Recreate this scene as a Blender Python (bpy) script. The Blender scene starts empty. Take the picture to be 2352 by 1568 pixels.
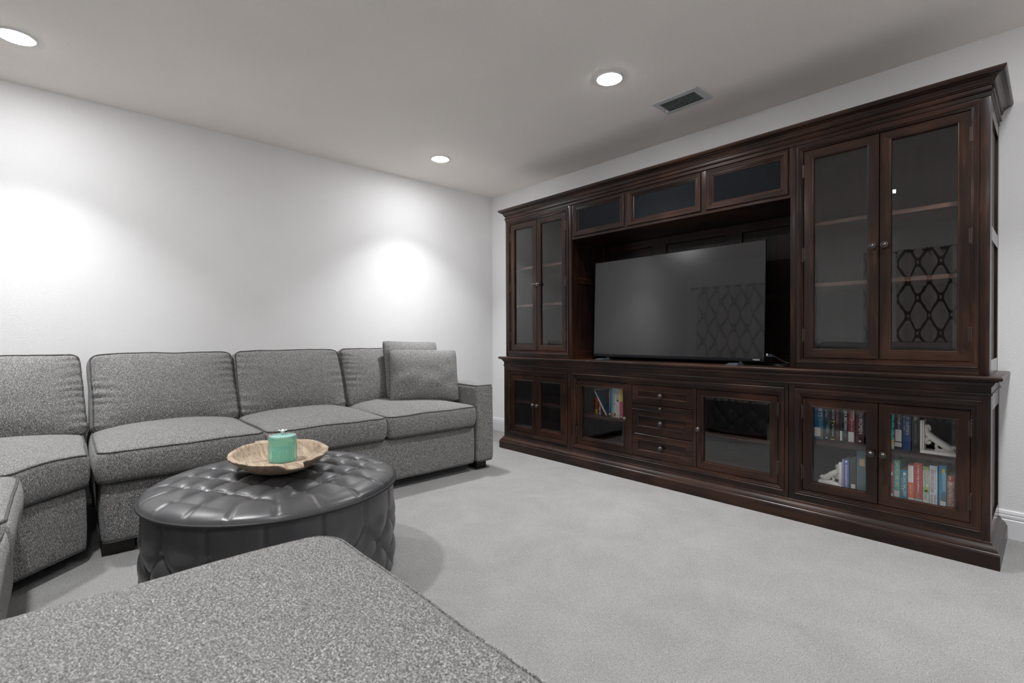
import bpy, bmesh, math, random
from mathutils import Vector, Matrix, noise
random.seed(7)
PI = math.pi
S = bpy.context.scene
C = S.collection

# ------------------------------------------------------------------ camera
CAM = (4.0043, -3.3719, 0.982); YAW, PITCH, ROLL, FPX = -0.8316, -0.0099, -0.0041, 1133.78
fw = Vector((math.sin(YAW)*math.cos(PITCH), math.cos(YAW)*math.cos(PITCH), math.sin(PITCH)))
rt = fw.cross(Vector((0, 0, 1))).normalized(); up = rt.cross(fw)
r2 = rt*math.cos(ROLL) + up*math.sin(ROLL); u2 = -rt*math.sin(ROLL) + up*math.cos(ROLL)
cd = bpy.data.cameras.new('camera'); co = bpy.data.objects.new('camera', cd); C.objects.link(co)
cd.sensor_fit = 'HORIZONTAL'; cd.sensor_width = 36.0; cd.lens = FPX*36.0/2352.0
cd.dof.use_dof = True; cd.dof.focus_distance = 3.6; cd.dof.aperture_fstop = 6.3
cd.clip_start = 0.02; cd.clip_end = 60
co.matrix_world = Matrix(((r2.x, u2.x, -fw.x, CAM[0]), (r2.y, u2.y, -fw.y, CAM[1]), (r2.z, u2.z, -fw.z, CAM[2]), (0, 0, 0, 1)))
S.camera = co

# ------------------------------------------------------------------ world, exposure, lamp power
w = bpy.data.worlds.new('world'); S.world = w; w.use_nodes = True
w.node_tree.nodes['Background'].inputs[0].default_value = (0.02, 0.025, 0.035, 1)
w.node_tree.nodes['Background'].inputs[1].default_value = 0.2
S.view_settings.view_transform = 'Standard'; S.view_settings.look = 'None'
S.view_settings.exposure = 0.06; S.view_settings.gamma = 1.0; S.view_settings.use_curve_mapping = False
LAMP_WATT = 10.0; LAMP_SPREAD = math.radians(97); LENS_EMIT = 180.0
S.cycles.max_bounces = 16; S.cycles.diffuse_bounces = 12; S.cycles.glossy_bounces = 6; S.cycles.transparent_max_bounces = 16

# ------------------------------------------------------------------ helpers
def tag(o, label=None, cat=None, group=None, kind=None):
    if label: o['label'] = label
    if cat: o['category'] = cat
    if group: o['group'] = group
    if kind: o['kind'] = kind
    return o

def thing(name, label, cat, loc, group=None):
    o = bpy.data.objects.new(name, None); C.objects.link(o); o.location = loc
    o.empty_display_size = 0.1
    return tag(o, label, cat, group)

def root_loc(o):
    v = Vector((0, 0, 0))
    while o is not None:
        v += o.location; o = o.parent
    return v

class MB:
    """collects geometry in world coordinates, links it as ONE mesh object"""
    def __init__(s): s.v = []; s.f = []; s.m = []
    def add(s, vs, fs, mi=0):
        b = len(s.v); s.v += [tuple(p) for p in vs]
        for f in fs: s.f.append(tuple(b+i for i in f)); s.m.append(mi)
    def box(s, x0, x1, y0, y1, z0, z1, bev=0.0, mi=0, mat=None):
        if bev <= 0:
            vs = [(x, y, z) for z in (z0, z1) for y in (y0, y1) for x in (x0, x1)]
            fs = [(0, 2, 3, 1), (4, 5, 7, 6), (0, 1, 5, 4), (2, 6, 7, 3), (0, 4, 6, 2), (1, 3, 7, 5)]
        else:
            bm = bmesh.new(); bmesh.ops.create_cube(bm, size=1.0)
            for q in bm.verts:
                q.co = Vector(((x0+x1)/2+q.co.x*(x1-x0), (y0+y1)/2+q.co.y*(y1-y0), (z0+z1)/2+q.co.z*(z1-z0)))
            bmesh.ops.bevel(bm, geom=bm.edges[:], offset=bev, segments=2, affect='EDGES', profile=0.7)
            bm.verts.index_update(); vs = [q.co.copy() for q in bm.verts]; fs = [[q.index for q in f.verts] for f in bm.faces]; bm.free()
        if mat is not None: vs = [mat @ Vector(p) for p in vs]
        s.add(vs, fs, mi); return s
    def frame(s, x0, x1, z0, z1, prof, mh=0, mv=0, axis='y', kb=1.0, kt=1.0):
        """mitred picture frame; prof = closed list of (inset, depth) ; axis 'y': plane xz, depth=y ; 'x': plane yz ; 'z': plane xy"""
        n = len(prof); vs = []
        for (i, d) in prof:
            for (a, b) in ((x0+i, z0+i*kb), (x1-i, z0+i*kb), (x1-i, z1-i*kt), (x0+i, z1-i*kt)):
                vs.append((a, d, b) if axis == 'y' else ((d, a, b) if axis == 'x' else (a, b, d)))
        for k in range(4):
            fs = []
            for j in range(n):
                j2 = (j+1) % n
                fs.append((j*4+k, j*4+(k+1) % 4, j2*4+(k+1) % 4, j2*4+k))
            # vertices are shared between the four sides: add once
            if k == 0: base = len(s.v); s.v += vs
            for f in fs: s.f.append(tuple(base+i for i in f)); s.m.append(mh if k % 2 == 0 else mv)
        return s
    def sweep_u(s, xl, xr, d, prof, y_back=0.0):
        """moulding round left side, front and right side; prof = closed list of (out, z)"""
        n = len(prof); vs = []
        for (o, z) in prof:
            vs += [(xl-o, y_back, z), (xl-o, -(d+o), z), (xr+o, -(d+o), z), (xr+o, y_back, z)]
        fs = []
        for k in range(3):
            for j in range(n):
                j2 = (j+1) % n; fs.append((j*4+k, j*4+k+1, j2*4+k+1, j2*4+k))
        fs.append(tuple(j*4 for j in range(n))); fs.append(tuple(j*4+3 for j in reversed(range(n))))
        s.add(vs, fs); return s
    def lathe(s, prof, M, n=24, mi=0, close=True):
        """prof = list of (r, z) along local Z; M places it"""
        vs = []; fs = []
        for (r, z) in prof:
            for k in range(n):
                a = 2*PI*k/n; vs.append(M @ Vector((r*math.cos(a), r*math.sin(a), z)))
        for j in range(len(prof)-1):
            for k in range(n):
                fs.append((j*n+k, j*n+(k+1) % n, (j+1)*n+(k+1) % n, (j+1)*n+k))
        if close:
            fs.append(tuple(reversed(range(n)))); fs.append(tuple((len(prof)-1)*n+k for k in range(n)))
        s.add(vs, fs, mi); return s
    def tube(s, pts, rad, n=8, closed=False, mi=0, flat=1.0):
        pts = [Vector(p) for p in pts]; N = len(pts); vs = []; fs = []
        rads = rad if isinstance(rad, (list, tuple)) else [rad]*N
        prev = None
        for i, p in enumerate(pts):
            if closed: t = pts[(i+1) % N]-pts[i-1]
            else: t = pts[min(i+1, N-1)]-pts[max(i-1, 0)]
            t.normalize()
            if prev is None:
                a = Vector((0, 0, 1)) if abs(t.z) < .9 else Vector((1, 0, 0)); nx = t.cross(a).normalized()
            else:
                nx = (prev - t*prev.dot(t)); nx = nx.normalized() if nx.length > 1e-6 else t.orthogonal().normalized()
            prev = nx; ny = t.cross(nx)
            for k in range(n):
                a = 2*PI*k/n; vs.append(p + (nx*math.cos(a) + ny*math.sin(a)*flat)*rads[i])
        for i in range(N if closed else N-1):
            i2 = (i+1) % N
            for k in range(n): fs.append((i*n+k, i*n+(k+1) % n, i2*n+(k+1) % n, i2*n+k))
        if not closed: fs.append(tuple(reversed(range(n)))); fs.append(tuple((N-1)*n+k for k in range(n)))
        s.add(vs, fs, mi); return s
    def build(s, name, mats, parent=None, smooth=None, recalc=True):
        me = bpy.data.meshes.new(name); off = root_loc(parent) if parent else Vector((0, 0, 0))
        me.from_pydata([tuple(Vector(p)-off) for p in s.v], [], s.f)
        for m in (mats if isinstance(mats, (list, tuple)) else [mats]): me.materials.append(m)
        me.polygons.foreach_set('material_index', s.m)
        if recalc:
            bm = bmesh.new(); bm.from_mesh(me); bmesh.ops.recalc_face_normals(bm, faces=bm.faces[:]); bm.to_mesh(me); bm.free()
        if smooth is not None:
            me.shade_smooth()
            if smooth < 179: me.set_sharp_from_angle(angle=math.radians(smooth))
        me.update()
        o = bpy.data.objects.new(name, me); C.objects.link(o)
        if parent: o.parent = parent
        return o

# ------------------------------------------------------------------ materials (procedural)
def newmat(name):
    m = bpy.data.materials.new(name); m.use_nodes = True; nt = m.node_tree
    return m, nt, nt.nodes['Principled BSDF']
def N(nt, t, **kw):
    n = nt.nodes.new(t)
    for k, v in kw.items():
        if k in ('operation', 'blend_type', 'data_type', 'noise_dimensions', 'wave_type', 'bands_direction', 'feature', 'distance', 'interpolation'): setattr(n, k, v)
        else: n.inputs[k].default_value = v
    return n
def L(nt, a, b): nt.links.new(a, b)
def ramp(nt, fac, stops):
    r = nt.nodes.new('ShaderNodeValToRGB'); els = r.color_ramp.elements
    while len(els) < len(stops): els.new(0.5)
    for e, (p, c) in zip(els, stops): e.position = p; e.color = (c[0], c[1], c[2], 1)
    L(nt, fac, r.inputs[0]); return r.outputs[0]
def coords(nt, scale=(1, 1, 1), rot=(0, 0, 0)):
    tc = nt.nodes.new('ShaderNodeTexCoord'); mp = nt.nodes.new('ShaderNodeMapping')
    mp.inputs['Scale'].default_value = scale; mp.inputs['Rotation'].default_value = rot
    L(nt, tc.outputs['Object'], mp.inputs[0]); return mp.outputs[0]
def bump(nt, h, strength, dist, bsdf):
    b = N(nt, 'ShaderNodeBump', Strength=strength, Distance=dist); L(nt, h, b.inputs['Height']); L(nt, b.outputs[0], bsdf.inputs['Normal'])

def plain(name, col, rough=0.5, metal=0.0, coat=0.0, spec=0.5):
    m, nt, b = newmat(name); b.inputs['Base Color'].default_value = (*col, 1); b.inputs['Roughness'].default_value = rough
    b.inputs['Metallic'].default_value = metal; b.inputs['Coat Weight'].default_value = coat; b.inputs['Specular IOR Level'].default_value = spec
    return m

def wall_mat(name, col, bumpd=0.0012, sc=170):
    m, nt, b = newmat(name); b.inputs['Roughness'].default_value = 0.85; b.inputs['Specular IOR Level'].default_value = 0.25
    v = coords(nt); n = N(nt, 'ShaderNodeTexNoise', Scale=sc, Detail=3.0, Roughness=0.55); L(nt, v, n.inputs['Vector'])
    n2 = N(nt, 'ShaderNodeTexNoise', Scale=1.3, Detail=2.0); L(nt, v, n2.inputs['Vector'])
    c = ramp(nt, n2.outputs[0], [(0.3, [x*0.97 for x in col]), (0.7, [x*1.03 for x in col])]); L(nt, c, b.inputs['Base Color'])
    bump(nt, n.outputs[0], 0.7, bumpd*2.2, b); return m

def carpet_mat():
    m, nt, b = newmat('carpet_pile'); b.inputs['Roughness'].default_value = 0.95; b.inputs['Specular IOR Level'].default_value = 0.1
    b.inputs['Sheen Weight'].default_value = 0.25; b.inputs['Sheen Roughness'].default_value = 0.6
    v = coords(nt)
    n = N(nt, 'ShaderNodeTexNoise', Scale=220.0, Detail=3.0, Roughness=0.75); L(nt, v, n.inputs['Vector'])
    n2 = N(nt, 'ShaderNodeTexNoise', Scale=4.0, Detail=6.0, Roughness=0.7, Distortion=0.5); L(nt, v, n2.inputs['Vector'])
    n3 = N(nt, 'ShaderNodeTexNoise', Scale=70.0, Detail=4.0, Roughness=0.7); L(nt, v, n3.inputs['Vector'])
    fine = ramp(nt, n.outputs[0], [(0.30, (0.155, 0.152, 0.151)), (0.5, (0.36, 0.355, 0.352)), (0.70, (0.52, 0.514, 0.510))])
    big = ramp(nt, n2.outputs[0], [(0.36, (0.90, 0.895, 0.89)), (0.62, (1.03, 1.03, 1.03))])
    mid = ramp(nt, n3.outputs[0], [(0.3, (0.88, 0.88, 0.88)), (0.7, (1.08, 1.08, 1.08))])
    mx = N(nt, 'ShaderNodeMix', data_type='RGBA', blend_type='MULTIPLY'); mx.inputs[0].default_value = 1
    L(nt, fine, mx.inputs[6]); L(nt, big, mx.inputs[7])
    mx2 = N(nt, 'ShaderNodeMix', data_type='RGBA', blend_type='MULTIPLY'); mx2.inputs[0].default_value = 1
    L(nt, mx.outputs[2], mx2.inputs[6]); L(nt, mid, mx2.inputs[7]); L(nt, mx2.outputs[2], b.inputs['Base Color'])
    bump(nt, n.outputs[0], 0.9, 0.006, b); return m

def tweed_mat(name="tweed", gain=1.25):
    m, nt, b = newmat(name); b.inputs['Roughness'].default_value = 0.9; b.inputs['Specular IOR Level'].default_value = 0.15
    b.inputs['Sheen Weight'].default_value = 0.15
    va = coords(nt, (1, 1, 0.2)); vb = coords(nt, (0.45, 0.45, 1.0)); vc = coords(nt)
    a = N(nt, 'ShaderNodeTexNoise', Scale=560.0, Detail=2.0, Roughness=0.6); L(nt, va, a.inputs['Vector'])
    c = N(nt, 'ShaderNodeTexNoise', Scale=600.0, Detail=2.0, Roughness=0.6); L(nt, vb, c.inputs['Vector'])
    d = N(nt, 'ShaderNodeTexNoise', Scale=270.0, Detail=3.0, Roughness=0.7); L(nt, vc, d.inputs['Vector'])
    s1 = N(nt, 'ShaderNodeMath', operation='MULTIPLY_ADD'); L(nt, a.outputs[0], s1.inputs[0]); s1.inputs[1].default_value = 1.35; L(nt, c.outputs[0], s1.inputs[2])
    s2 = N(nt, 'ShaderNodeMath', operation='MULTIPLY_ADD'); L(nt, d.outputs[0], s2.inputs[0]); s2.inputs[1].default_value = 0.7; L(nt, s1.outputs[0], s2.inputs[2])
    g = gain
    col = ramp(nt, s2.outputs[0], [(0.0, (0, 0, 0))])
    nt.nodes.remove(col.node)
    mr = N(nt, 'ShaderNodeMapRange'); mr.inputs[1].default_value = 1.20; mr.inputs[2].default_value = 1.88; L(nt, s2.outputs[0], mr.inputs[0])
    col = ramp(nt, mr.outputs[0], [(0.03, (0.034*g, 0.0335*g, 0.033*g)), (0.42, (0.118*g, 0.116*g, 0.114*g)), (0.62, (0.20*g, 0.197*g, 0.194*g)), (0.97, (0.50*g, 0.495*g, 0.487*g))])
    L(nt, col, b.inputs['Base Color']); bump(nt, s1.outputs[0], 0.5, 0.0025, b); return m

def wood_mat(name, axis, dark, light, rough=0.30, coat=0.10):
    m, nt, b = newmat(name); b.inputs['Roughness'].default_value = rough; b.inputs['Coat Weight'].default_value = coat; b.inputs['Coat Roughness'].default_value = 0.16; b.inputs['Specular IOR Level'].default_value = 0.3
    sc = {'z': (34, 34, 2.2), 'x': (2.2, 34, 34), 'y': (34, 2.2, 34)}[axis]
    v = coords(nt, sc); n = N(nt, 'ShaderNodeTexNoise', Scale=1.0, Detail=5.0, Roughness=0.62, Distortion=0.6); L(nt, v, n.inputs['Vector'])
    n2 = N(nt, 'ShaderNodeTexNoise', Scale=3.2, Detail=3.0); L(nt, coords(nt), n2.inputs['Vector'])
    ad = N(nt, 'ShaderNodeMath', operation='MULTIPLY_ADD'); L(nt, n2.outputs[0], ad.inputs[0]); ad.inputs[1].default_value = 0.8; L(nt, n.outputs[0], ad.inputs[2])
    mid = [(a+c)/2*0.9 for a, c in zip(dark, light)]
    c = ramp(nt, ad.outputs[0], [(0.62, dark), (0.9, mid), (1.15 if False else 1.0, light)]); L(nt, c, b.inputs['Base Color'])
    bump(nt, n.outputs[0], 0.08, 0.001, b); return m

def glass_pane_mat(name='pane_glass', f0=0.055):
    """thin window glass: see-through, mirror reflection growing towards grazing (Schlick), same on both faces"""
    m = bpy.data.materials.new(name); m.use_nodes = True; nt = m.node_tree; nt.nodes.clear()
    out = nt.nodes.new('ShaderNodeOutputMaterial'); t = nt.nodes.new('ShaderNodeBsdfTransparent'); g = nt.nodes.new('ShaderNodeBsdfGlossy')
    g.inputs['Roughness'].default_value = 0.0
    ge = nt.nodes.new('ShaderNodeNewGeometry'); dt = nt.nodes.new('ShaderNodeVectorMath'); dt.operation = 'DOT_PRODUCT'
    L(nt, ge.outputs['Incoming'], dt.inputs[0]); L(nt, ge.outputs['Normal'], dt.inputs[1])
    ab = N(nt, 'ShaderNodeMath', operation='ABSOLUTE'); L(nt, dt.outputs['Value'], ab.inputs[0])
    om = N(nt, 'ShaderNodeMath', operation='SUBTRACT'); om.inputs[0].default_value = 1.0; L(nt, ab.outputs[0], om.inputs[1])
    pw = N(nt, 'ShaderNodeMath', operation='POWER'); L(nt, om.outputs[0], pw.inputs[0]); pw.inputs[1].default_value = 5.0
    fr = N(nt, 'ShaderNodeMath', operation='MULTIPLY_ADD'); L(nt, pw.outputs[0], fr.inputs[0]); fr.inputs[1].default_value = 1-f0; fr.inputs[2].default_value = f0
    mx = nt.nodes.new('ShaderNodeMixShader')
    L(nt, fr.outputs[0], mx.inputs[0]); L(nt, t.outputs[0], mx.inputs[1]); L(nt, g.outputs[0], mx.inputs[2]); L(nt, mx.outputs[0], out.inputs[0]); return m

def leather_mat():
    m, nt, b = newmat('grey_leather'); b.inputs['Specular IOR Level'].default_value = 0.55
    v = coords(nt)
    n = N(nt, 'ShaderNodeTexNoise', Scale=7.0, Detail=4.0, Roughness=0.6); L(nt, v, n.inputs['Vector'])
    n2 = N(nt, 'ShaderNodeTexNoise', Scale=420.0, Detail=2.0); L(nt, v, n2.inputs['Vector'])
    c = ramp(nt, n.outputs[0], [(0.3, (0.046, 0.048, 0.055)), (0.52, (0.064, 0.063, 0.064)), (0.75, (0.084, 0.082, 0.081))]); L(nt, c, b.inputs['Base Color'])  # bluish end of the ramp imitates sheen patches, painted into the colour
    r = ramp(nt, n.outputs[0], [(0.3, (0.29,)*3), (0.7, (0.40,)*3)]); L(nt, r, b.inputs['Roughness'])
    bump(nt, n2.outputs[0], 0.12, 0.001, b); return m

def bowl_mat():
    m, nt, b = newmat('weathered_wood'); b.inputs['Roughness'].default_value = 0.75; b.inputs['Specular IOR Level'].default_value = 0.25
    v = coords(nt, (5, 30, 14), (0, 0, 0.25)); n = N(nt, 'ShaderNodeTexNoise', Scale=1.6, Detail=8.0, Roughness=0.7, Distortion=1.2); L(nt, v, n.inputs['Vector'])
    v2 = coords(nt); n2 = N(nt, 'ShaderNodeTexNoise', Scale=16.0, Detail=5.0, Roughness=0.6); L(nt, v2, n2.inputs['Vector'])
    c = ramp(nt, n.outputs[0], [(0.26, (0.05, 0.035, 0.025)), (0.36, (0.26, 0.185, 0.125)), (0.5, (0.44, 0.345, 0.255)), (0.75, (0.58, 0.48, 0.375))])
    c2 = ramp(nt, n2.outputs[0], [(0.30, (0.42, 0.36, 0.32)), (0.46, (1, 1, 1))])
    mx = N(nt, 'ShaderNodeMix', data_type='RGBA', blend_type='MULTIPLY'); mx.inputs[0].default_value = 0.7; L(nt, c, mx.inputs[6]); L(nt, c2, mx.inputs[7]); L(nt, mx.outputs[2], b.inputs['Base Color'])
    bump(nt, n.outputs[0], 0.5, 0.003, b); return m

def curtain_mat():
    m, nt, b = newmat('trellis_curtain'); b.inputs['Roughness'].default_value = 0.9
    tc = nt.nodes.new('ShaderNodeTexCoord'); sep = nt.nodes.new('ShaderNodeSeparateXYZ'); L(nt, tc.outputs['UV'], sep.inputs[0])
    def ma(op, a, bb=None, cc=None):
        n = N(nt, 'ShaderNodeMath', operation=op)
        for i, q in enumerate((a, bb, cc)):
            if q is None: continue
            if isinstance(q, (int, float)): n.inputs[i].default_value = q
            else: L(nt, q, n.inputs[i])
        return n.outputs[0]
    def cell(off):
        x = ma('SUBTRACT', ma('FRACT', ma('ADD', sep.outputs[0], off)), 0.5); y = ma('SUBTRACT', ma('FRACT', ma('ADD', sep.outputs[1], off)), 0.5)
        ax = ma('MULTIPLY', ma('ABSOLUTE', x), 2.0); ay = ma('MULTIPLY', ma('ABSOLUTE', y), 2.0)
        return ma('ADD', ma('POWER', ax, 1.45), ma('POWER', ay, 1.45))
    d1 = ma('ABSOLUTE', ma('SUBTRACT', cell(0.0), 0.78)); d2 = ma('ABSOLUTE', ma('SUBTRACT', cell(0.5), 0.78))
    dd = ma('MINIMUM', d1, d2)
    c = ramp(nt, dd, [(0.10, (0.05, 0.042, 0.036)), (0.13, (0.60, 0.575, 0.545))]); L(nt, c, b.inputs['Base Color']); return m

M_WALL = wall_mat("wall_paint", (0.87, 0.87, 0.875)); M_CEIL = wall_mat('ceiling_paint', (0.89, 0.845, 0.80), 0.0015, 120)
M_CARPET = carpet_mat(); M_TWEED = tweed_mat(); M_PIPE = tweed_mat("tweed_piping", 0.5)
DK, LT = (0.0060, 0.0031, 0.0023), (0.040, 0.0162, 0.0094)
M_WZ = wood_mat('mahogany_upright', 'z', DK, LT); M_WX = wood_mat('mahogany_rail', 'x', DK, LT); M_WY = wood_mat('mahogany_side', 'y', DK, LT, 0.2, 0.5)
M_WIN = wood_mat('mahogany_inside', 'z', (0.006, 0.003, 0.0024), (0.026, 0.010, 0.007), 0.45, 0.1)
M_SHELF = wood_mat('shelf_edge_wood', 'x', (0.05, 0.026, 0.018), (0.11, 0.058, 0.04), 0.4, 0.1)
M_SHELFD = wood_mat('shelf_wood', 'x', (0.010, 0.005, 0.004), (0.036, 0.014, 0.009), 0.3, 0.3)
M_GLASS = glass_pane_mat(); M_BRASS = plain('aged_bronze', (0.10, 0.075, 0.065), 0.35, 1.0); M_PEWTER = plain('pewter', (0.13, 0.12, 0.115), 0.32, 1.0)
M_GRILLE = None
M_TRIM = plain('white_trim', (0.80, 0.81, 0.83), 0.35); M_VENT = plain('vent_metal', (0.50, 0.52, 0.54), 0.4, 0.0); M_DARK = plain('duct_shade_black', (0.004, 0.004, 0.005), 0.9)
M_LEATHER = leather_mat(); M_LPIPE = plain('leather_piping', (0.026, 0.026, 0.028), 0.5, spec=0.3)
M_BOWL = bowl_mat(); M_FOOT = plain('espresso_foot', (0.012, 0.008, 0.006), 0.4); M_BLACK = plain('black_plastic', (0.008, 0.008, 0.009), 0.35)
M_CURTAIN = curtain_mat()
def grille_mat():
    m, nt, b = newmat('speaker_cloth'); b.inputs['Roughness'].default_value = 0.95; b.inputs['Specular IOR Level'].default_value = 0.06
    n = N(nt, 'ShaderNodeTexNoise', Scale=350.0, Detail=2.0); L(nt, coords(nt), n.inputs['Vector'])
    c = ramp(nt, n.outputs[0], [(0.3, (0.006, 0.007, 0.008)), (0.7, (0.022, 0.025, 0.029))]); L(nt, c, b.inputs['Base Color']); bump(nt, n.outputs[0], 0.3, 0.001, b); return m
M_GRILLE = grille_mat()

# ------------------------------------------------------------------ the room
XR, YB, H = 5.0, -4.78, 2.44
def struct(name, mb, mat, parent=None, smooth=None):
    o = mb.build(name, mat, parent, smooth)
    if parent is None: tag(o, kind='structure')
    return o
T = 0.12
fl = tag(MB().box(-T, XR+T, YB-T, T, -0.1, 0.0).build('floor', M_CARPET), 'light grey cut pile carpet over the whole floor', 'carpet', kind='structure')
tag(MB().box(-T, XR+T, YB-T, T, H, H+0.1).build('ceiling', M_CEIL), 'flat beige grey textured ceiling with recessed lights', 'ceiling', kind='structure')
tag(MB().box(-T, 0, YB-T, T, 0, H).build('wall_left', M_WALL), 'pale grey textured wall behind the sectional sofa', 'wall', kind='structure')
tag(MB().box(0, XR, 0, T, 0, H).build('wall_back', M_WALL), 'pale grey textured wall behind the dark wood wall unit', 'wall', kind='structure')
tag(MB().box(XR, XR+T, YB-T, T, 0, H).build('wall_right', M_WALL), 'plain pale grey wall at the right end of the room', 'wall', kind='structure')
tag(MB().box(0, XR, YB-T, YB, 0, H).build('wall_front', M_WALL), 'pale grey wall with the curtained window, facing the wall unit', 'wall', kind='structure')
BP = [(0.0, 0.0), (0.015, 0.0), (0.015, 0.088), (0.0125, 0.091), (0.0125, 0.095), (0.0145, 0.098), (0.0145, 0.108), (0.0105, 0.111), (0.0105, 0.115), (0.012, 0.118), (0.008, 0.130), (0.005, 0.134), (0.0, 0.134)]
def baseboard(name, pts, nrm, label):
    mb = MB(); n = len(BP); vs = []
    for p in pts:
        for (o, z) in BP: vs.append((p[0]+nrm[0]*o, p[1]+nrm[1]*o, z))
    fs = [(j, (j+1) % n, n+(j+1) % n, n+j) for j in range(n)] + [tuple(range(n)), tuple(reversed(range(n, 2*n)))]
    mb.add(vs, fs); tag(mb.build(name, M_TRIM), label, 'baseboard', kind='structure')
baseboard('baseboard_left', [(0, YB), (0, 0)], (1, 0), 'white moulded baseboard along the sofa wall')
baseboard('baseboard_back', [(0, 0), (XR, 0)], (0, -1), 'white moulded baseboard along the wall unit wall')
baseboard('baseboard_right', [(XR, YB), (XR, 0)], (-1, 0), 'white moulded baseboard along the right end wall')
baseboard('baseboard_front', [(0, YB), (XR, YB)], (0, 1), 'white moulded baseboard below the curtained window')

# ------------------------------------------------------------------ ceiling lights
M_LENS, nt_, b_ = newmat('lamp_lens'); b_.inputs['Emission Color'].default_value = (0.985, 0.99, 1.0, 1); b_.inputs['Emission Strength'].default_value = LENS_EMIT
def ceiling_light(x, y, label):
    t = thing('recessed_light', label, 'ceiling light', (x, y, H), 'recessed ceiling lights')
    M = Matrix.Translation((x, y, H)) @ Matrix.Rotation(PI, 4, 'X')
    mb = MB(); mb.lathe([(0.0685, 0.0), (0.0800, 0.0), (0.0800, 0.003), (0.078, 0.0050), (0.071, 0.0065), (0.0685, 0.0060)], M, 48, close=False)
    n = 48; base = 5*n
    mb.f += [(base+k, base+(k+1) % n, (k+1) % n, k) for k in range(n)]; mb.m += [0]*n
    mb.build('trim_ring', M_TRIM, t, 40)
    MB().lathe([(0.0680, 0.0005), (0.0680, 0.0045), (0.0670, 0.0065), (0.0640, 0.0080), (0.0500, 0.0095), (0.0200, 0.0105)], M, 48).build('lens', M_LENS, t, 40)
    ld = bpy.data.lights.new('lamp_light', 'AREA'); ld.shape = 'DISK'; ld.size = 0.135; ld.energy = LAMP_WATT; ld.spread = LAMP_SPREAD; ld.color = (0.985, 0.99, 1.0)
    lo = bpy.data.objects.new('lamp_light', ld); C.objects.link(lo); lo.parent = t; lo.location = (0, 0, -0.014)
ceiling_light(0.617, -1.069, 'lit recessed ceiling light nearest the far room corner above the sofa arm')
ceiling_light(2.305, -1.069, 'lit recessed ceiling light beside the air vent in front of the wall unit')
ceiling_light(0.625, -3.522, 'lit recessed ceiling light above the sofa corner, at the left edge of the photo')
ceiling_light(3.993, -1.069, 'lit recessed ceiling light in front of the right end of the wall unit')
ceiling_light(2.135, -3.522, 'lit recessed ceiling light above the armless seats of the sectional')
ceiling_light(3.993, -3.522, 'lit recessed ceiling light above the chaise end of the sectional')

# ceiling vent
t = thing('ceiling_vent', 'grey metal air vent with slats in the ceiling before the wall unit', 'vent', (2.442, -0.517, H))
x0, x1, y0, y1 = 2.29, 2.593, -0.620, -0.412
mb = MB(); mb.frame(x0, x1, y0, y1, [(0, H), (0.0, H-0.003), (0.004, H-0.007), (0.034, H-0.009), (0.036, H-0.007), (0.036, H)], axis='z'); mb.build('vent_frame', M_VENT, t)
MB().box(x0+0.03, x1-0.03, y0+0.03, y1-0.03, H-0.0012, H-0.0002).build('duct_shade_sheet', M_DARK, t)  # flat near-black sheet stands in for the shade inside the duct
ny = 7
for k in range(ny):
    yy = y0+0.044+k*(y1-y0-0.088)/(ny-1)
    R = Matrix.Translation(((x0+x1)/2, yy, H-0.0055)) @ Matrix.Rotation(math.radians(48), 4, 'X')
    MB().box(-(x1-x0)/2+0.034, (x1-x0)/2-0.034, -0.0055, 0.0055, -0.0006, 0.0006, mat=R).build('slat', M_VENT, t)
for (sx, sy) in ((x0+0.017, (y0+y1)/2+0.012), (x1-0.017, (y0+y1)/2-0.012)):
    MB().lathe([(0.004, 0), (0.004, 0.002), (0.002, 0.003)], Matrix.Translation((sx, sy, H-0.0085)) @ Matrix.Rotation(PI, 4, 'X'), 12).build('screw', M_TRIM, t)
MB().tube([(x0+0.032, y1-0.075, H-0.009), (x0+0.032, y1-0.072, H-0.018), (x0+0.036, y1-0.070, H-0.022)], 0.003).build('lever', M_TRIM, t, 60)

# ------------------------------------------------------------------ the wall unit
LO, UP_ = 0.478, 0.465
def knob_on(mb, x, y, z, s=1.0):
    M = Matrix.Translation((x, y, z)) @ Matrix.Rotation(PI/2, 4, 'X')
    mb.lathe([(0.0085*s, 0), (0.0085*s, 0.002*s), (0.005*s, 0.004*s), (0.0045*s, 0.012*s), (0.008*s, 0.015*s), (0.0150*s, 0.0175*s), (0.0165*s, 0.0205*s), (0.0150*s, 0.0235*s), (0.0120*s, 0.0240*s), (0.0105*s, 0.0228*s), (0.0080*s, 0.0262*s), (0.0045*s, 0.0285*s), (0.0015*s, 0.0292*s)], M, 24)
def hinge_on(mb, x, y, z):
    M = Matrix.Translation((x, y, z-0.032))
    mb.lathe([(0.0015, -0.008), (0.0035, -0.006), (0.0035, -0.004), (0.002, -0.002), (0.0045, 0.0), (0.0045, 0.021), (0.0036, 0.0215), (0.0045, 0.022), (0.0045, 0.042), (0.0036, 0.0425), (0.0045, 0.043), (0.0045, 0.064), (0.002, 0.066), (0.0035, 0.068), (0.0035, 0.070), (0.0015, 0.072)], M, 12)
    mb.box(x-0.010, x+0.010, y+0.0015, y+0.004, z-0.032, z+0.032)
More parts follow.
